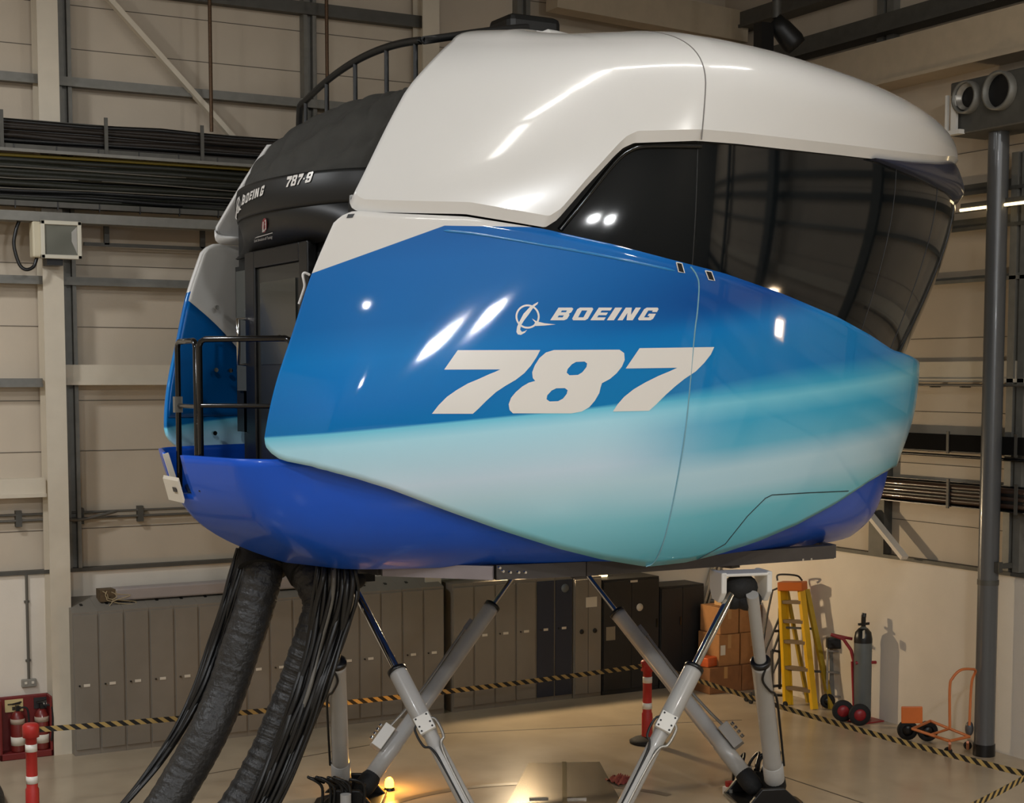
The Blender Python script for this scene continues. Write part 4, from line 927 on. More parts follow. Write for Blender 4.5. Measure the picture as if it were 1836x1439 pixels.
def cabinet(pxl, pxr, pyt, label, mat, handles, yf=4.92, extra=None):
    x0, x1 = float(onY(pxl, 1200, yf)[0]), float(onY(pxr, 1200, yf)[0]); z1 = float(onY(pxl, pyt, yf)[2])
    t = thing('cabinet', label, 'cabinet', ((x0+x1)/2, yf, 0))
    part('body', MB().box((x0, yf+.02, 0), (x1, YW_-.01, z1)), mat, t, bevel=.006); xm = (x0+x1)/2
    for a, b_ in ((x0+.012, xm-.003), (xm+.003, x1-.012)):
        d = part('door', MB().box((a, yf, .06), (b_, yf+.022, z1-.03)), mat, t, bevel=.004)
        if handles:
            xh = (a+b_)/2; part('handle', MB().lathe((xh, yf, .93), [(0, .012), (.03, .012), (.035, 0)], 14, (0, -1, 0)), black, d)
        else: part('handle', MB().box((b_-.05, yf-.014, .9), (b_-.03, yf, 1.02)), black_gloss, d)
    return t, x0, x1, z1, yf
t, x0, x1, z1, yf = cabinet(1030, 1079, 1036, 'grey two door cabinet with a paper note, next to the blue lockers', locker_m, True)
part('note', MB().box((x0+.18, yf-.004, z1-.42), (x0+.36, yf, z1-.28)), paper, t, 'pale paper note')
t, x0, x1, z1, yf = cabinet(1081, 1182, 1040, 'black tall cabinet right of the grey cabinet, pale stickers on it', cab_black, False)
part('sticker', MB().lathe((x1-.34, yf, z1-.42), [(0, .003), (.055, .003), (.055, 0)], 16, (0, -1, 0)), paper, t)
part('note', MB().box((x0+.05, yf-.004, z1-.85), (x0+.20, yf, z1-.66)), M('note_grey', (140, 130, 112), .7), t)
part('label_plate', MB().box((x1-.50, yf-.004, z1-.06), (x1-.38, yf, z1-.03)), paper, t)
cabinet(1184, 1262, 1052, 'black cabinet at the end of the row, behind the aluminium ladder', cab_black, False)
# lit strip lamp over the cabinets, duct over the lockers
a, b_ = onY(978, 1037, 5.25), onY(1088, 1031, 5.25)
t = thing('strip_lamp', 'lit fluorescent strip lamp above the blue lockers under the hull', 'lamp', (a+b_)/2)
part('housing', MB().bar(a+np.array([0, .05, .02]), b_+np.array([0, .05, .02]), .07, .05), box_white, t)
part('tube', MB().cyl(a, b_, .022, n=12), strip_on, t, 'glowing tube')
part('end_cap', MB().box(a-np.array([.03, .03, .03]), a+np.array([.0, .07, .04])), box_white, t)
a, b_ = float(onY(178, 1066, 5.2)[0]), float(onY(640, 1050, 5.2)[0]); z0, z1 = float(onY(240, 1078, 5.15)[2]), float(onY(240, 1053, 5.15)[2])
t = thing('duct', 'pale plastic duct lying on top of the sloped lockers', 'duct', (a, 5.25, z0))
z0 += .02; part('trunk', MB().box((a+.18, 5.14, z0), (b_, 5.36, z1)), duct_m, t, bevel=.02)
part('open_end', MB().box((a, 5.15, z0), (a+.18, 5.35, z1-.005)), M('duct_mouth', (92, 74, 50), .8, var=.3, scale=20), t, 'brown open end')
for i in range(4):
    rngs = np.random.RandomState(i); P = [np.array([a+.02+.05*i+rngs.uniform(-.1, .5)*k/5, 5.12-.01*i, z1-.03-.035*k+.02*rngs.rand()]) for k in range(6)]
    part('cord', MB().tube(spline(P, 24), .006, 5), M('cord_tan', (170, 152, 118), .8), t)
# ------------------------------------------------------------------ fittings on the far wall
a = onY(48, 1030, YW_-.03); b_ = onY(52, 1222, YW_-.03)
t = thing('socket_outlet', 'grey socket outlet on a vertical conduit at far left', 'socket', (b_[0], YW_, b_[2]))
part('conduit', MB().cyl((b_[0], YW_-.025, a[2]), (b_[0], YW_-.025, b_[2]), .016, n=10), cable_grey, t)
for zz in (.2, .75): part('saddle', MB().box((b_[0]-.03, YW_-.03, b_[2]+zz*(a[2]-b_[2])-.012), (b_[0]+.03, YW_, b_[2]+zz*(a[2]-b_[2])+.012)), cable_grey, t)
part('socket_plate', MB().box((b_[0]-.085, YW_-.05, b_[2]-.06), (b_[0]+.085, YW_, b_[2]+.035)), M('socket_grey', (136, 132, 122), .5), t, bevel=.01)
for sx in (-.04, .04): part('switch', MB().box((b_[0]+sx-.014, YW_-.058, b_[2]-.02), (b_[0]+sx+.014, YW_-.05, b_[2]+.008)), paper, t)
# fire point
fx0, fx1 = xY(-6, 1300, 5.3), min(xY(103, 1300, 5.3), xcol-.125); fz0, fz1 = .06, float(onY(50, 1246, 5.3)[2])
t = thing('fire_point', 'dark red fire point board with two notices at far left', 'fire point', ((fx0+fx1)/2, 5.3, 0))
part('board', MB().box((fx0, 5.30, fz0), (fx1, 5.36, fz1)).box((fx0, 5.12, 0), (fx1, 5.36, fz0+.02)).box((fx1-.03, 5.12, 0), (fx1, 5.36, fz1)).box((fx0, 5.12, 0), (fx0+.03, 5.36, fz1)), fire_red, t, bevel=.01)
for px0, px1, py0, py1, mt, nm in ((9, 41, 1252, 1277, M('notice_cream', (206, 186, 132), .6), 'cream notice'), (61, 88, 1248, 1270, M('notice_dark', (44, 42, 42), .6), 'dark notice')):
    a = onY(px0, py1, 5.29); b_ = onY(px1, py0, 5.29); n_ = part('notice', MB().box((a[0], 5.285, a[2]), (b_[0], 5.30, b_[2])), mt, t, nm)
    for k in range(2): part('pictogram', MB().box((a[0]+.08+.06*k, 5.28, a[2]+.02), (a[0]+.12+.06*k, 5.286, a[2]+.06)), M('pict_dark', (60, 52, 40), .6) if nm[0] == 'c' else paper, n_)
    part('print', MB().box((a[0]+.03, 5.28, b_[2]-.06), (b_[0]-.03, 5.286, b_[2]-.045)), M('pict_dark', (60, 52, 40), .6) if nm[0] == 'c' else cable_grey, n_)
for px, lb in ((33, 'red fire extinguisher with a white label, left of the post'), (76, 'red fire extinguisher with a white label, right of the post')):
    p = onY(px, 1345, 5.2); e = thing('fire_extinguisher', lb, 'fire extinguisher', (p[0], 5.2, .08), 'fire extinguishers')
    part('body', MB().lathe((p[0], 5.2, .08), [(0, 0), (.075, 0), (.08, .02), (.08, .40), (.05, .46), (.025, .48), (0, .48)], 20), M('ext_red', (112, 32, 28), .4, coat=.2), e)
    part('label', MB().lathe((p[0], 5.2, .08), [(.0802, .08), (.082, .08), (.082, .18), (.0802, .18)], 20), paper, e); part('upper_label', MB().lathe((p[0], 5.2, .08), [(.0802, .33), (.082, .33), (.082, .39), (.0802, .39)], 20), M('label_dull', (170, 150, 132), .6), e)
    part('valve', MB().box((p[0]-.02, 5.17, .56), (p[0]+.02, 5.23, .62)).bar((p[0]-.06, 5.2, .64), (p[0]+.05, 5.2, .66), .02, .015), black, e)
    part('hose', MB().tube(spline([(p[0]+.02, 5.17, .6), (p[0]+.10, 5.13, .58), (p[0]+.11, 5.12, .35), (p[0]+.09, 5.12, .18)], 16), .012, 6), rubber, e)
# notice and control box between the hoses
a, b_ = onY(496, 1085, YW_-.02), onY(505, 1048, YW_-.02)
solo('notice', MB().box((a[0]-.02, YW_-.02, a[2]), (b_[0], YW_, b_[2])), M('notice_brown', (52, 38, 30), .6), 'dark brown notice on the wall between the two hoses', 'notice')
a, b_ = onY(524, 1106, YW_-.06), onY(556, 1062, YW_-.06)
t = thing('control_box', 'pale grey control box on the wall between the two hoses', 'control box', (a[0], YW_, a[2]))
part('case', MB().box((a[0], YW_-.08, a[2]), (b_[0], YW_, b_[2])), M('control_grey', (170, 172, 158), .5), t, bevel=.012)
part('display', MB().box((a[0]+.04, YW_-.084, a[2]+.14), (b_[0]-.03, YW_-.079, b_[2]-.03)), black, t); part('display_face', MB().box((a[0]+.055, YW_-.087, a[2]+.155), (b_[0]-.03, YW_-.083, b_[2]-.03)), M('display_grey', (150, 150, 138), .4), t)
# conduit run along the far wall
zc = float(onY(300, 912, YW_)[2])
t = thing('conduit_run', 'thin grey conduits on brackets along the far wall cladding', 'conduit', (-1.5, YW_, zc))
for dz_ in (0, -.07): part('pipe', MB().cyl((XL_, YW_+.02, zc+dz_), (5.9, YW_+.02, zc+dz_), .016, n=8), cable_grey, t)
for x in np.arange(-12, 5.9, .72): part('bracket', MB().box((x, YW_+.0, zc-.14), (x+.07, YW_+.08, zc+.05)), galv_dark, t)
part('cord', MB().tube(spline([(xcol+.12, 5.3, zc-.06), (xcol+.3, 5.36, zc-.08), (xcol+.6, 5.38, zc-.03), (xcol+.75, 5.42, zc)], 20), .02, 6), cable_grey, t)
# perforated channel hung under the beam
a = onY(150, 437, 5.3); t = thing('hanger_channel', 'thin perforated channel hung below the lower cable tray', 'channel', a)
part('rail', MB().box((a[0], 5.28, a[2]-.02), (5.9, 5.32, a[2]+.02)), galv_dark, t)
for px in (191, 363, 540): p = onY(px, 432, 5.3); part('hanger', MB().box((p[0]-.03, 5.28, a[2]), (p[0]+.03, 5.32, a[2]+.22)), galv_dark, t)
# cable trays with their cables on the far wall
def tray_back(label, py0, py1, spec, yb_, dp, seed):
    z1, z0 = float(onY(200, py0, yb_)[2]), float(onY(200, py1, yb_)[2]); rng = np.random.RandomState(seed)
    t = thing('cable_tray', label, 'cable tray', (-1.5, yb_+dp/2, z0), 'cable trays on the far wall')
    part('tray', MB().box((XL_, yb_+.02, z0-.02), (5.9, yb_+dp, z0)).box((XL_, yb_+dp-.01, z0), (5.9, yb_+dp, z1)).box((XL_, yb_+.0, z0-.03), (5.9, yb_+.02, z0+.03)), galv_dark, t)
    n = len(spec)
    for i, (mt, r) in enumerate(spec):
        z = z0+r+(z1-z0-2*r)*(i+.5)/n; y = yb_+r+.02+rng.uniform(0, .05); P = [(x, y+rng.uniform(-.008, .012), z+rng.uniform(-.014, .014)) for x in np.linspace(XL_+.1, 5.9, 26)]
        part('cable', MB().tube(P, r, 6), mt, t)
    for k, px in enumerate((3, 190, 362) if py0 < 250 else (700,)): 
        x = float(onY(px, (py0+py1)/2, yb_)[0]); part('strut', MB().box((x-.02, yb_-.02, z0-.03), (x+.02, yb_, z1+.05)), galv_dark, t)
    for x in np.arange(-6, 1.5, .47): part('cable_tie', MB().box((x, yb_-.008, z0-.06), (x+.012, yb_+.02, z0+.03)), cable_black, t)
    return z0, z1
B_ = cable_dark; G_ = cable_green; K_ = cable_black
tray_back('upper cable tray stacked with brown cables on the far wall', 220, 274, [(B_, .036), (K_, .03), (B_, .036), (B_, .03), (K_, .036), (B_, .03), (B_, .036), (K_, .03)], 4.86, .24, 4)
tray_back('lower cable tray of dark cables with thin grey lines on the far wall', 282, 372, [(G_, .042), (K_, .03), (G_, .042), (K_, .036), (cable_grey, .009), (G_, .042), (K_, .036), (cable_grey, .009), (G_, .042), (G_, .036), (cable_grey, .009), (G_, .042), (K_, .036), (G_, .036), (cable_yel, .02)], 4.86, .24, 9)
z0 = float(onY(200, 277.5, 4.83)[2]); struct('wall_rail', MB().box((XL_, 4.80, z0-.035), (5.9, 4.832, z0+.0)), galv)
def rod(p0, p1, label): solo('hanging_rod', MB().cyl(p0, p1, .022, n=10), rust, label, 'rod', 'threaded hanging rods')
x = float(onY(377, 150, 4.84)[0]); rod((x, 4.82, ZC-.01), (x, 4.82, float(onY(379, 236, 4.82)[2])), 'thin rusty rod hanging down to the upper cable tray')
p = onY(586, 190, 4.84); rod((p[0], 4.82, ZC-.01), (p[0], 4.82, p[2]-.4), 'thin rusty rod behind the roof rail at the tail')
p = at(1727, 710, 19.0); rod((p[0], p[1], ZC-.01), p, 'rusty rod ending in mid air beside the grey pipe')
# flood light on the left column
a = onY(100, 431, 4.86); L0 = onY(56, 431, 4.86); L1_ = onY(146, 431, 4.86); zt_, zb__ = float(onY(110, 396, 4.86)[2]), float(onY(110, 464, 4.86)[2])
t = thing('flood_light', 'unlit square flood light on the white column at left', 'flood light', (a[0], 5.1, zb__))
xm = float(onY(73, 431, 4.86)[0])
part('housing', MB().box((L0[0]+.02, 4.88, zb__+.01), (L1_[0]-.03, 5.06, zt_-.01)), M('flood_body', (196, 186, 160), .45), t, bevel=.02)
part('bezel', MB().box((xm, 4.84, zb__), (L1_[0], 4.88, zb__+.045)).box((xm, 4.84, zt_-.045), (L1_[0], 4.88, zt_)).box((xm, 4.84, zb__), (xm+.045, 4.88, zt_)).box((L1_[0]-.045, 4.84, zb__), (L1_[0], 4.88, zt_)), M('flood_bezel', (204, 198, 180), .4), t, bevel=.006)
part('glass', MB().box((xm+.045, 4.862, zb__+.045), (L1_[0]-.045, 4.872, zt_-.045)), lamp_glass, t)
part('reflector', MB().prism([(L1_[0]-.05, 4.858, zb__+.06), (L1_[0]-.11, 4.858, zb__+.20), (L1_[0]-.11, 4.858, zt_-.12), (L1_[0]-.05, 4.858, zt_-.06)], (0, .004, 0)), alu, t)
part('bracket', MB().box((a[0]-.09, 4.92, zb__-.07), (a[0]+.09, 5.12, zb__)), black, t)
part('cable', MB().tube(spline([onY(66, 462, 4.96), onY(60, 478, 4.95), onY(46, 483, 4.95), onY(34, 472, 4.98), onY(25, 440, 5.0), onY(28, 415, 5.0), onY(34, 396, 5.0)], 40), .02, 8), cable_black, t)
# ------------------------------------------------------------------ right hand wall fittings
def tray_right(label, py0, py1, n, mats, r, seed):
    z1, z0 = zX(1700, py0, 5.9), zX(1700, py1, 5.9); rng = np.random.RandomState(seed)
    t = thing('cable_tray', label, 'cable tray', (5.9, 0, z0), 'cable trays on the right wall')
    part('tray', MB().box((5.90, YN_+.1, z0-.012), (6.015, 5.2, z0)).box((6.005, YN_+.1, z0), (6.015, 5.2, z1)), black, t)
    if len(mats) == 1: part('side_plate', MB().box((5.89, YN_+.1, z0), (5.90, 5.2, z1)), M('tray_black', (20, 19, 18), .85, spec=.08), t)
    for i in range(n):
        z = z0+r+(z1-z0-2*r)*(i+.5)/n; P = [(5.90+r, y, z+rng.uniform(-.004, .004)) for y in np.linspace(YN_+.2, 5.1, 16)]
        part('cable', MB().tube(P, r, 8), mats[i % len(mats)], t)
    for px in (1690, 1812): y = float(onX(px, py0, 5.8)[1]); part('strut', MB().box((5.88, y-.02, z0-.03), (5.90, y+.02, z1+.04)), galv_dark, t)
tray_right('black cable tray on the right wall, higher of two', 779, 808, 4, [K_], .05, 1)
tray_right('tray of brown and black pipes low on the right wall', 864, 906, 5, [M('pipe_brown', (62, 44, 34), .3, coat=.4), K_], .042, 2)
zz = zX(1700, 818, 5.9); solo('wall_cable', MB().tube([(5.98, y, zz+.004*math.sin(y)) for y in np.linspace(-12, 5.2, 20)], .02, 6), K_, 'single dark cable below the higher tray on the right wall', 'cable')
zz = zX(1700, 690, 5.9); t = thing('conduit_run', 'thin conduit under the pale beam on the right wall', 'conduit', (5.95, 0, zz))
part('pipe', MB().cyl((5.96, -3, zz), (5.96, 5.2, zz), .016, n=8), cable_grey, t)
for y in np.arange(-3, 4, .5): part('bracket', MB().box((5.965, y, zz-.03), (6.12, y+.03, zz+.003)), galv_dark, t)
# big grey pipe
pp = onZ(1765, 1353, 0); px_ = float(pp[0])-.01; py_ = float(pp[1])
t = thing('standing_pipe', 'thick grey pipe standing floor to roof at the right wall', 'pipe', (px_, py_, 0))
part('pipe', MB().cyl((px_, py_, .0), (px_, py_, float(onX(1702, 245, 5.55)[2])-.002), .118, n=28), M('pipe_grey', (92, 93, 94), .3, .2, coat=.2), t)
part('foot_band', MB().cyl((px_, py_, 0), (px_, py_, .14), .128, n=28), black, t); part('coupling', MB().cyl((px_, py_, 2.02), (px_, py_, 2.08), .124, n=28), galv_dark, t)
part('bracket', MB().box((px_, py_-.17, 2.22), (XW_-.001, py_-.14, 2.28)).box((px_-.03, py_-.19, 2.18), (px_+.03, py_-.10, 2.30)), galv_dark, t)
part('drain_elbow', MB().sphere((px_-.1, py_+.14, .30), (.05, .05, .09)), M('pipe_grey', (92, 93, 94)), t)
# lit strip lamp high on the right wall
a, b_ = onX(1722, 377, 5.8), onX(1850, 361, 5.8)
t = thing('strip_lamp', 'lit strip lamp high on the right wall behind the pipe', 'lamp', (a+b_)/2)
part('tube', MB().cyl(a, b_, .018, n=10), strip_on, t, 'glowing tube'); part('housing', MB().bar(a+np.array([.06, 0, .05]), b_+np.array([.06, 0, .05]), .12, .05), galv_dark, t)
part('stem', MB().box(((a+b_)/2-np.array([.01, .02, 0])), ((a+b_)/2+np.array([.24, .02, .05]))), galv_dark, t)
# air handling unit with two round ports
a, b_ = onX(1702, 245, 5.55), onX(1900, 105, 5.55); t = thing('air_unit', 'dark air unit with two round ports, upper right', 'air unit', (5.8, (a[1]+b_[1])/2, a[2]))
part('case', MB().box((5.55, b_[1], a[2]), (6.12, a[1], b_[2])), galv_dark, t, bevel=.02)
for px, py, rr_, nm in ((1738, 175, .185, 'left port, partly pale inside'), (1797, 163, .215, 'right port, dark inside')):
    c = onX(px, py, 5.55); pr_ = part('port', MB().lathe(c, [(rr_*.86, .0), (rr_*.86, .10), (rr_, .10), (rr_, -.01)], 28, (-1, 0, 0)), galv, t, nm)
    part('port_void', MB().lathe(c, [(0, .02), (rr_*.86, .02)], 28, (-1, 0, 0)), black, pr_)
    if px < 1760: part('duct_liner', MB().lathe(c+np.array([0, -.03, 0]), [(rr_*.62, .03), (rr_*.80, .09)], 28, (-1, 0, 0)), alu, pr_)
a = onX(1709, 204, 5.5); t = thing('wall_bracket', 'pale upright bracket beside the round ports', 'bracket', a)
part('plate', MB().box(a+np.array([-.02, -.06, -.2]), a+np.array([.02, .02, .2])), box_white, t); part('plate_fin', MB().box(a+np.array([-.02, .08, -.2]), a+np.array([.02, .11, .22])), box_white, t); part('foot', MB().box(a+np.array([-.03, -.13, -.24]), a+np.array([.06, .06, -.19])), box_white, t)
# hanging spot lamp at top
c = at(1398, 60, 19.5); t = thing('roof_spot_lamp', 'dark spot lamp on a stem near the roof', 'spot lamp', c)
part('stem', MB().cyl(c+np.array([-.05, 0, .18]), (c[0]-.05, c[1], ZC-.01), .06, n=12), galv_dark, t)
part('head', MB().lathe(c+np.array([-.09, 0, .16]), [(0, 0), (.10, .0), (.13, .14), (.15, .36), (.13, .44), (0, .44)], 20, (.62, -.25, -.74)), black_sat, t); part('gear_box', MB().box(c+np.array([-.33, -.06, -.24]), c+np.array([-.14, .1, .10])), black, t)
# ------------------------------------------------------------------ ladders, boxes and trolleys in the corner
def pole_frame(m, P, r=.018, n=8): m.tube(P, r, n); return m
# aluminium extension ladder leaning on the far wall
t = thing('extension_ladder', 'aluminium ladder leaning in the corner by the black cabinets', 'ladder', onZ(1244, 1222, 0))
lb = [onZ(1222, 1222, 0), onZ(1262, 1226, 0)]; lt_ = [onY(1283, 1000, 5.36), onY(1322, 1000, 5.36)]
for i in range(2): part('stile', MB().bar(lb[i], lt_[i], .03, .085, (0, -1, .3)), alu, t)
for k in range(1, 9):
    f = k/9.0; part('rung', MB().cyl(lb[0]+(lt_[0]-lb[0])*f, lb[1]+(lt_[1]-lb[1])*f, .015, n=8), alu, t)
off = np.array([.10, -.05, .0])
for i in range(2): part('stile', MB().bar(lb[i]+off+np.array([0, 0, .25]), lt_[i]+off*.6+np.array([0, 0, -.06]), .03, .05, (0, -1, .3)), alu, t)
# cardboard boxes
def carton(p, wd, dp, ht, label, mat, rot=0):
    p = np.array(p, float); t = thing('cardboard_box', label, 'box', p, 'cardboard boxes in the corner')
    c, s_ = math.cos(rot), math.sin(rot); u = np.array([c, s_, 0]); v = np.array([-s_, c, 0])
    part('carton', MB().obox(p+np.array([0, 0, ht/2]), u*wd/2, v*dp/2, (0, 0, ht/2)), mat, t, bevel=.008)
    part('tape', MB().obox(p+np.array([0, 0, ht+.001]), u*wd/2, v*.03, (0, 0, .0015)), M('parcel_tape', (176, 134, 84), .35), t)
    part('tape', MB().obox(p-v*(dp/2+.001)+np.array([0, 0, ht*.78]), u*.03, v*.0015, (0, 0, ht*.22)), M('parcel_tape', (176, 134, 84), .35), t)
    return t
bx0 = onZ(1300, 1243, 0); by = float(bx0[1])+.32
q = lambda px: float(onY(px, 1220, by-.28)[0])
zz = lambda py, px=1330: float(onY(px, py, by-.28)[2])
z1 = zz(1192); z2 = zz(1136); z3 = zz(1088)
def span(a, b_): return (q(a)+q(b_))/2, q(b_)-q(a)
xa, wa = span(1272, 1330); carton((xa, by, 0), wa-.01, .56, z1, 'cardboard box at floor level, left, under the orange packet', card_d)
xa, wa = span(1330, 1384); carton((xa, by, 0), wa-.01, .56, z1, 'cardboard box at floor level, right, behind the upright leg', card_d)
xa, wa = span(1292, 1330); carton((xa, by+.02, z1+.002), wa-.01, .5, z2-z1-.004, 'cardboard box with a white label, middle of the pile', card)
p = (xa, by-.232, z1+.15); solo('box_label', MB().box((xa-wa*.42, by-.236, z1+.16), (xa-wa*.2, by-.2315, z1+.30)), paper, 'white label on the middle cardboard box', 'label')
xa, wa = span(1331, 1372); carton((xa, by+.02, z1+.002), wa-.01, .5, z2-z1-.004, 'cardboard box middle of the pile, behind the leg rod', card)
xa, wa = span(1296, 1330); carton((xa, by+.04, z2+.002), wa-.01, .48, z3-z2-.004, 'cardboard box on top of the pile at left', card)
xa, wa = span(1331, 1370); carton((xa, by+.04, z2+.002), wa-.01, .48, z3-z2-.004, 'cardboard box on top of the pile at right', card)
for px, w_, h_, lb_ in ((1316, .16, .12, 'small pale box on the very top, left'), (1330, .10, .14, 'small pale box on the very top, right'),): carton((q(px), by, z3+.002), w_, .2, h_, lb_, M('pale_card', (190, 150, 100), .8))
xa, wa = span(1275, 1292); solo('orange_packet', MB().obox((xa-.02, by-.1, z1+.07), (.11, .03, 0), (-.03, .10, 0), (0, 0, .065)), M('packet_orange', (190, 84, 36), .5, var=.2), 'orange packet lying on the lower cardboard box', 'packet', bevel=.01)
# yellow step ladder
def ylad():
    F0 = onZ(1412, 1263, 0); t = thing('step_ladder', 'yellow fibreglass step ladder with an orange top', 'ladder', F0)
    F1 = onZ(1460, 1271, 0); dist = lambda p: (p-O)@_fw
    T0 = at(1402, 1050, dist(F0)+.10); T1 = at(1436, 1050, dist(F1)+.22)
    R0_ = np.array([5.93, F0[1]-.02, 0]); R1_ = np.array([5.93, F1[1]-.10, 0])
    for a, b_, wd in ((F0, T0, .11), (F1, T1, .09)): part('front_stile', MB().bar(a, b_, .06, wd, (1, 0, 0)), yellow_m, t)
    part('front_stile_face', MB().bar(F0+np.array([.05, -.03, 0]), T0+np.array([.05, -.03, 0]), .03, .03, (1, 0, 0)), yellow_m, t)
    part('rear_stile', MB().bar(R1_, T1+np.array([.08, -.02, -.05]), .05, .07, (1, 0, 0)), M('fibreglass_dull', (176, 146, 40), .5, var=.06), t)
    part('rear_stile', MB().bar(R0_, T0+np.array([.08, .0, -.05]), .04, .05, (1, 0, 0)), M('fibreglass_dull', (176, 146, 40)), t)
    for py in (1080, 1114, 1150, 1196, 1232):
        zt2 = float(at(1420, py, dist(F0))[2]); k = zt2/T0[2]; A0 = F0+(T0-F0)*k; A1 = F1+(T1-F1)*k
        part('tread', MB().bar(A0, A1, .09, .045), M('tread_brown', (124, 104, 78), .5, .2), t)
    part('top_cap', MB().bar(T0+np.array([-.02, 0.02, .0]), T1+np.array([.04, -.04, 0]), .20, .12), M('cap_orange', (196, 100, 30), .45), t, 'orange top cap', bevel=.015)
    part('top_handle', MB().tube(spline([T0+np.array([0, .1, .06]), T0+np.array([.02, .1, .14]), T1+np.array([.0, .1, .13]), T1+np.array([.1, .1, .06])], 20), .014, 6), black, t)
    for k in (.35, .7): part('brace', MB().bar(T0+(F0-T0)*k, R1_+(T1-R1_)*(1-k), .015, .03), galv_dark, t)
ylad()
# grey wheeled steps behind the upright leg
def steps():
    b0 = onZ(1352, 1256, 0); t = thing('mobile_steps', 'thin grey wheeled step unit behind the upright leg', 'steps', b0)
    D = float((b0-O)@_fw); Q = lambda x, y, dd=0: at(x, y, D+dd)
    m = [[(1404, 1050), (1385, 1058), (1376, 1100), (1362, 1192)], [(1402, 1096), (1375, 1160), (1362, 1200)], [(1402, 1122), (1384, 1175)], [(1402, 1168), (1384, 1210)]]
    for k, P in enumerate(m): part('rail', MB().tube([Q(x, y, .1*(k % 2)) for x, y in P], .016, 6), galv_dark, t)
    for a, b_ in (((1384, 1165), (1404, 1169)), ((1388, 1131), (1402, 1130)), ((1352, 1232), (1408, 1228)), ((1356, 1244), (1408, 1246)), ((1352, 1236), (1352, 1262)), ((1384, 1166), (1384, 1240)), ((1398, 1090), (1398, 1235)), ((1346, 1240), (1346, 1256))): part('tread' if a[0]-b_[0] else 'rail', MB().bar(Q(*a), Q(*b_), .05 if a[0]-b_[0] else .03, .03), black_sat if a[0]-b_[0] else galv_dark, t)
    for px, py in ((1338, 1252), (1346, 1256), (1408, 1262)): c = onZ(px, py, .04); part('castor', MB().cyl(c-np.array([.012, 0, 0]), c+np.array([.012, 0, 0]), .04, n=12), rubber, t)
steps()
# gas cylinder on its red trolley
g0 = onZ(1545, 1291, 0); Dg = float((g0-O)@_fw); gz = lambda py, px=1545: float(at(px, py, Dg)[2])
t = thing('gas_cylinder', 'tall grey gas cylinder with a black valve, strapped to the red trolley', 'gas cylinder', (g0[0], g0[1], .02))
H = gz(1127)
part('cylinder', MB().lathe((g0[0], g0[1], .02), [(0, 0), (.11, 0), (.115, .02), (.115, H-.12), (.10, H-.05), (.055, H), (.03, H+.03), (0, H+.03)], 28), cyl_grey, t)
part('shoulder', MB().lathe((g0[0], g0[1], .02), [(.117, H-.18), (.117, H-.13), (.102, H-.045), (.058, H+.005)], 28), black, t, 'black shoulder band')
part('valve', MB().cyl((g0[0], g0[1], H+.04), (g0[0], g0[1], H+.17), .03).bar((g0[0]-.08, g0[1], H+.08), (g0[0]+.09, g0[1], H+.08), .03, .03).cyl((g0[0], g0[1], H+.17), (g0[0]+.01, g0[1], H+.22), .035, .03, 12), black, t)
part('tag', MB().obox((g0[0]-.10, g0[1]-.12, H-.03), (.03, .02, 0), (0, 0, .05), (.003, -.004, 0)), paper, t)
def wheel(parent, c, r, mat, ax=(0, 1, 0), wd=.05):
    ax = np.array(ax, float); c = np.array(c, float)
    w_ = part('wheel', MB().lathe(c, [(r*.55, -wd/2), (r*.9, -wd/2), (r, -wd*.25), (r, wd*.25), (r*.9, wd/2), (r*.55, wd/2)], 24, ax), rubber, parent)
    part('hub', MB().lathe(c, [(0, -wd*.45), (r*.6, -wd*.45), (r*.6, wd*.45), (0, wd*.45)], 20, ax), mat, w_)
tr = thing('cylinder_trolley', 'red trolley with two wheels holding the gas cylinder', 'trolley', g0+np.array([-.15, .15, 0]))
u_ = g0+np.array([-.20, .14, 0])
for px, py in ((1543, 1279), (1513, 1272)): c = onZ(px, py, .14); wheel(tr, c+np.array([-.05, -.04, .0]), .14, truck_red, (.5, .86, 0))
Qg = lambda x, y, dd=-.02: at(x, y, Dg+dd)
part('frame', MB().tube([Qg(1490, 1137), Qg(1512, 1145), Qg(1526, 1165), Qg(1532, 1190), Qg(1535, 1280)], .022, 8).tube([Qg(1490, 1137, .2), Qg(1528, 1145, .2)], .02, 8).bar(Qg(1531, 1185), Qg(1535, 1285), .09, .02, (0, 1, 0)), truck_red, tr)
part('strap', MB().tube([Qg(1534, 1188, -.12), Qg(1552, 1187, -.14), Qg(1570, 1187, -.06)], .022, 8), truck_red, tr); part('toe_plate', MB().box(g0+np.array([-.2, -.2, .002]), g0+np.array([.2, .16, .018])), truck_red, tr)
# black topped grey hand trolley left of it
h0 = onZ(1494, 1270, 0); Dh = float((h0-O)@_fw); Qh = lambda x, y, dd=0: at(x, y, Dh+dd)
t = thing('hand_trolley', 'grey and black hand trolley between the yellow ladder and the gas cylinder', 'trolley', h0)
part('frame', MB().tube([Qh(1482, 1262), Qh(1484, 1150), Qh(1489, 1142)], .018, 8).tube([Qh(1522, 1255), Qh(1517, 1165), Qh(1512, 1150)], .018, 8), alu, t)
part('top_block', MB().obox(Qh(1495, 1152), _r*.10, _up*.075, _h*.06), black, t, bevel=.02)
part('back_panel', MB().obox(Qh(1502, 1205, .1), _r*.11, _up*.33, _h*.01), M('panel_grey', (128, 124, 114), .45, .3), t)
for py in (1168, 1206, 1249): part('crossbar', MB().bar(Qh(1484, py-2), Qh(1521, py+1), .03, .025), alu, t)
wheel(t, Qh(1484, 1256)+np.array([0, 0, 0]), .10, black, (.5, .86, 0))
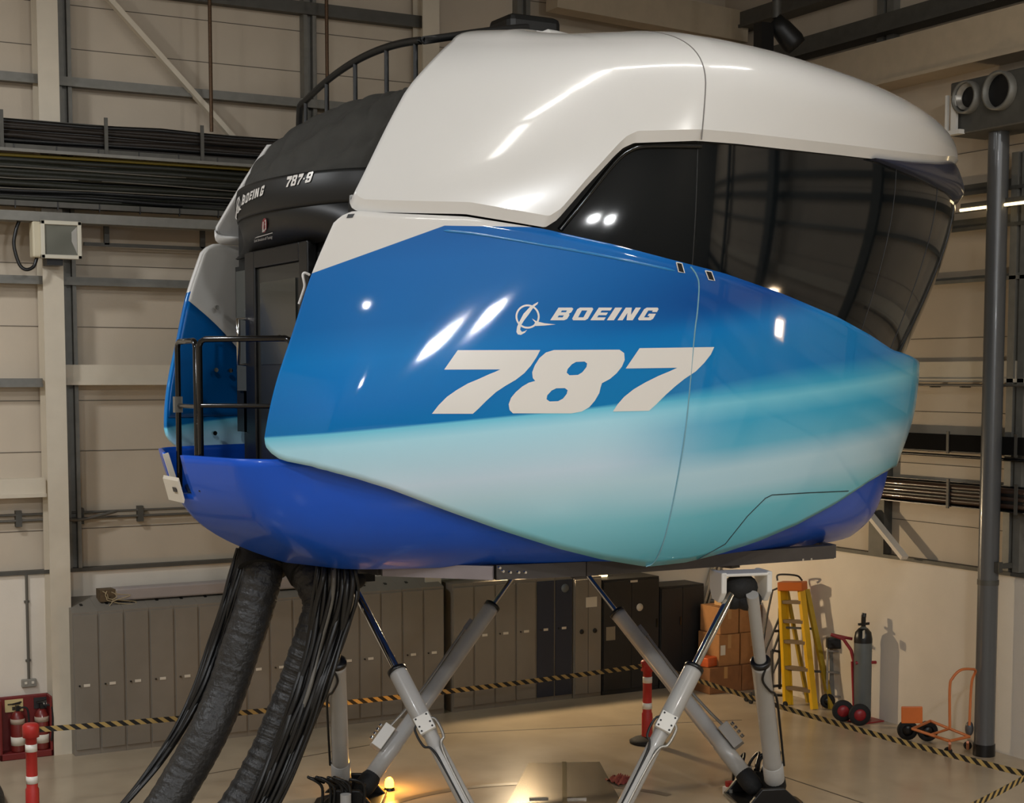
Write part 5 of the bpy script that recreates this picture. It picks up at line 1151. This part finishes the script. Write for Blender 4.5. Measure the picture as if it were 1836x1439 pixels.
# orange platform trolley
o0 = onZ(1680, 1320, 0); t = thing('platform_trolley', 'orange tube platform trolley against the right wall', 'trolley', o0)
ot = M('orange_tube', (196, 110, 56), .4, var=.05)
A0, A1 = onZ(1636, 1306, .28), onZ(1668, 1292, .28); B0_, B1_ = onZ(1702, 1328, .26), onZ(1738, 1320, .26)
part('deck_frame', MB().tube([A0, B0_], .018, 8).tube([A1, B1_], .018, 8).tube([A0, A1], .018, 8).tube([B0_, B1_], .018, 8).tube([(A0+B0_)/2, (A1+B1_)/2], .016, 8), ot, t)
Do = float((B0_-O)@_fw); Qo = lambda x, y, dd=0: at(x, y, Do+dd)
part('handle', MB().tube(spline([Qo(1703, 1305), Qo(1703, 1232), Qo(1708, 1215), Qo(1722, 1201), Qo(1740, 1199, .1), Qo(1749, 1203, .2), Qo(1742, 1225, .25), Qo(1738, 1300, .25)], 60), .016, 8), ot, t)
part('toe_plate', MB().obox(at(1635, 1281, Do+.35), _r*.125, _up*.10, _h*.012), orange_m, t, 'orange plate', bevel=.03)
for x, y in ((1703, 1332), (1735, 1330)): part('leg', MB().cyl(onZ(x, y, .26), onZ(x, y+12, .05), .016, n=8), ot, t)
for x, y in ((1627, 1310), (1663, 1312)): wheel(t, onZ(x, y-2, .125), .125, black, (.5, .86, 0), .06)
for x, y in ((1700, 1346), (1735, 1336)): wheel(t, onZ(x, y, .05), .05, black, (.9, .4, 0), .03)
# ------------------------------------------------------------------ lamps of the hall outside the picture, with the added fill bay
for i, p in enumerate(FLOODS):
    t = thing('flood_light', ['lit flood light on the near wall, left of the close pair', 'lit flood light on the near wall, right of the close pair', 'lit flood light on the near wall, alone at the left'][i], 'flood light', p, 'lit flood lights on the near side')
    part('housing', MB().box((p[0]-.30, p[1]-.12, p[2]-.25), (p[0]+.30, p[1]+.12, p[2]+.25)), M('flood_body', (196, 186, 160)), t, bevel=.02)
    part('glass', MB().box((p[0]-.19, p[1]+.121, p[2]-.13), (p[0]+.19, p[1]+.126, p[2]+.13)), flood_on, t)
    part('arm', MB().bar((p[0], p[1]-.1, p[2]), (p[0], YN_+.002, p[2]), .06, .06), galv_dark, t)
t = thing('flood_light', 'lit warm flood light on the right wall near the viewer', 'flood light', SIDE)
part('housing', MB().box((SIDE[0]-.1, SIDE[1]-.22, SIDE[2]-.2), (SIDE[0]+.12, SIDE[1]+.22, SIDE[2]+.2)), M('flood_body', (196, 186, 160)), t, bevel=.02)
part('glass', MB().box((SIDE[0]-.105, SIDE[1]-.18, SIDE[2]-.16), (SIDE[0]-.101, SIDE[1]+.18, SIDE[2]+.16)), flood_warm, t)
part('arm', MB().bar((SIDE[0]+.1, SIDE[1], SIDE[2]), (XW_-.001, SIDE[1], SIDE[2]), .06, .06), galv_dark, t)
for (x, y, z, e, c), lb in zip(BAYS, ('near left', 'near middle', 'near right', 'added fill, far left high', 'above the tail')):
    t = thing('high_bay_lamp', 'hanging high bay lamp, %s of the hall' % lb, 'lamp', (x, y, z), 'high bay lamps'); 
    part('reflector', MB().lathe((x, y, z+.03), [(.42, 0), (.36, .12), (.16, .34), (0, .36)], 24), alu, t); part('stem', MB().cyl((x, y, z+.3), (x, y, ZC-.001), .02, n=8), galv_dark, t)
STRIPS = [((-3.09, -7.06), (-2.55, -5.62)), ((-2.45, -5.3), (-1.9, -4.62)), ((-1.82, -4.5), (-.85, -3.05)), ((-.68, -2.94), (1.24, -3.22)), ((1.5, -3.28), (2.6, -2.9))]
for (a, b_), lb in zip(STRIPS, ('nearest the viewer', 'second from the viewer', 'third from the viewer', 'long one above the shell joint', 'over the nose')):
    a, b_ = np.array([*a, 9.9]), np.array([*b_, 9.9]); m_ = (a+b_)/2
    t = thing('ceiling_strip_lamp', 'lit strip lamp under the roof, '+lb, 'lamp', m_, 'strip lamps under the roof')
    part('housing', MB().bar(a+np.array([0, 0, .05]), b_+np.array([0, 0, .05]), .2, .06).box(m_+np.array([-.02, -.02, .08]), (m_[0]+.02, m_[1]+.02, ZC-.001)), box_white, t)
    part('tube', MB().bar(a, b_, .12, .04), tube_on, t)
p = CORNER
t = thing('flood_light', 'lit warm flood light on the far wall above the cabinets, hidden by the hull', 'flood light', p)
part('housing', MB().box((p[0]-.18, p[1]+.03, p[2]-.12), (p[0]+.18, p[1]+.14, p[2]+.14)).box((p[0]-.03, p[1]+.14, p[2]-.03), (p[0]+.03, YW_+.09, p[2]+.03)), M('flood_body', (196, 186, 160)), t)
part('glass', MB().box((p[0]-.15, p[1]+.02, p[2]-.10), (p[0]+.15, p[1]+.028, p[2]+.10)), flood_warm, t)
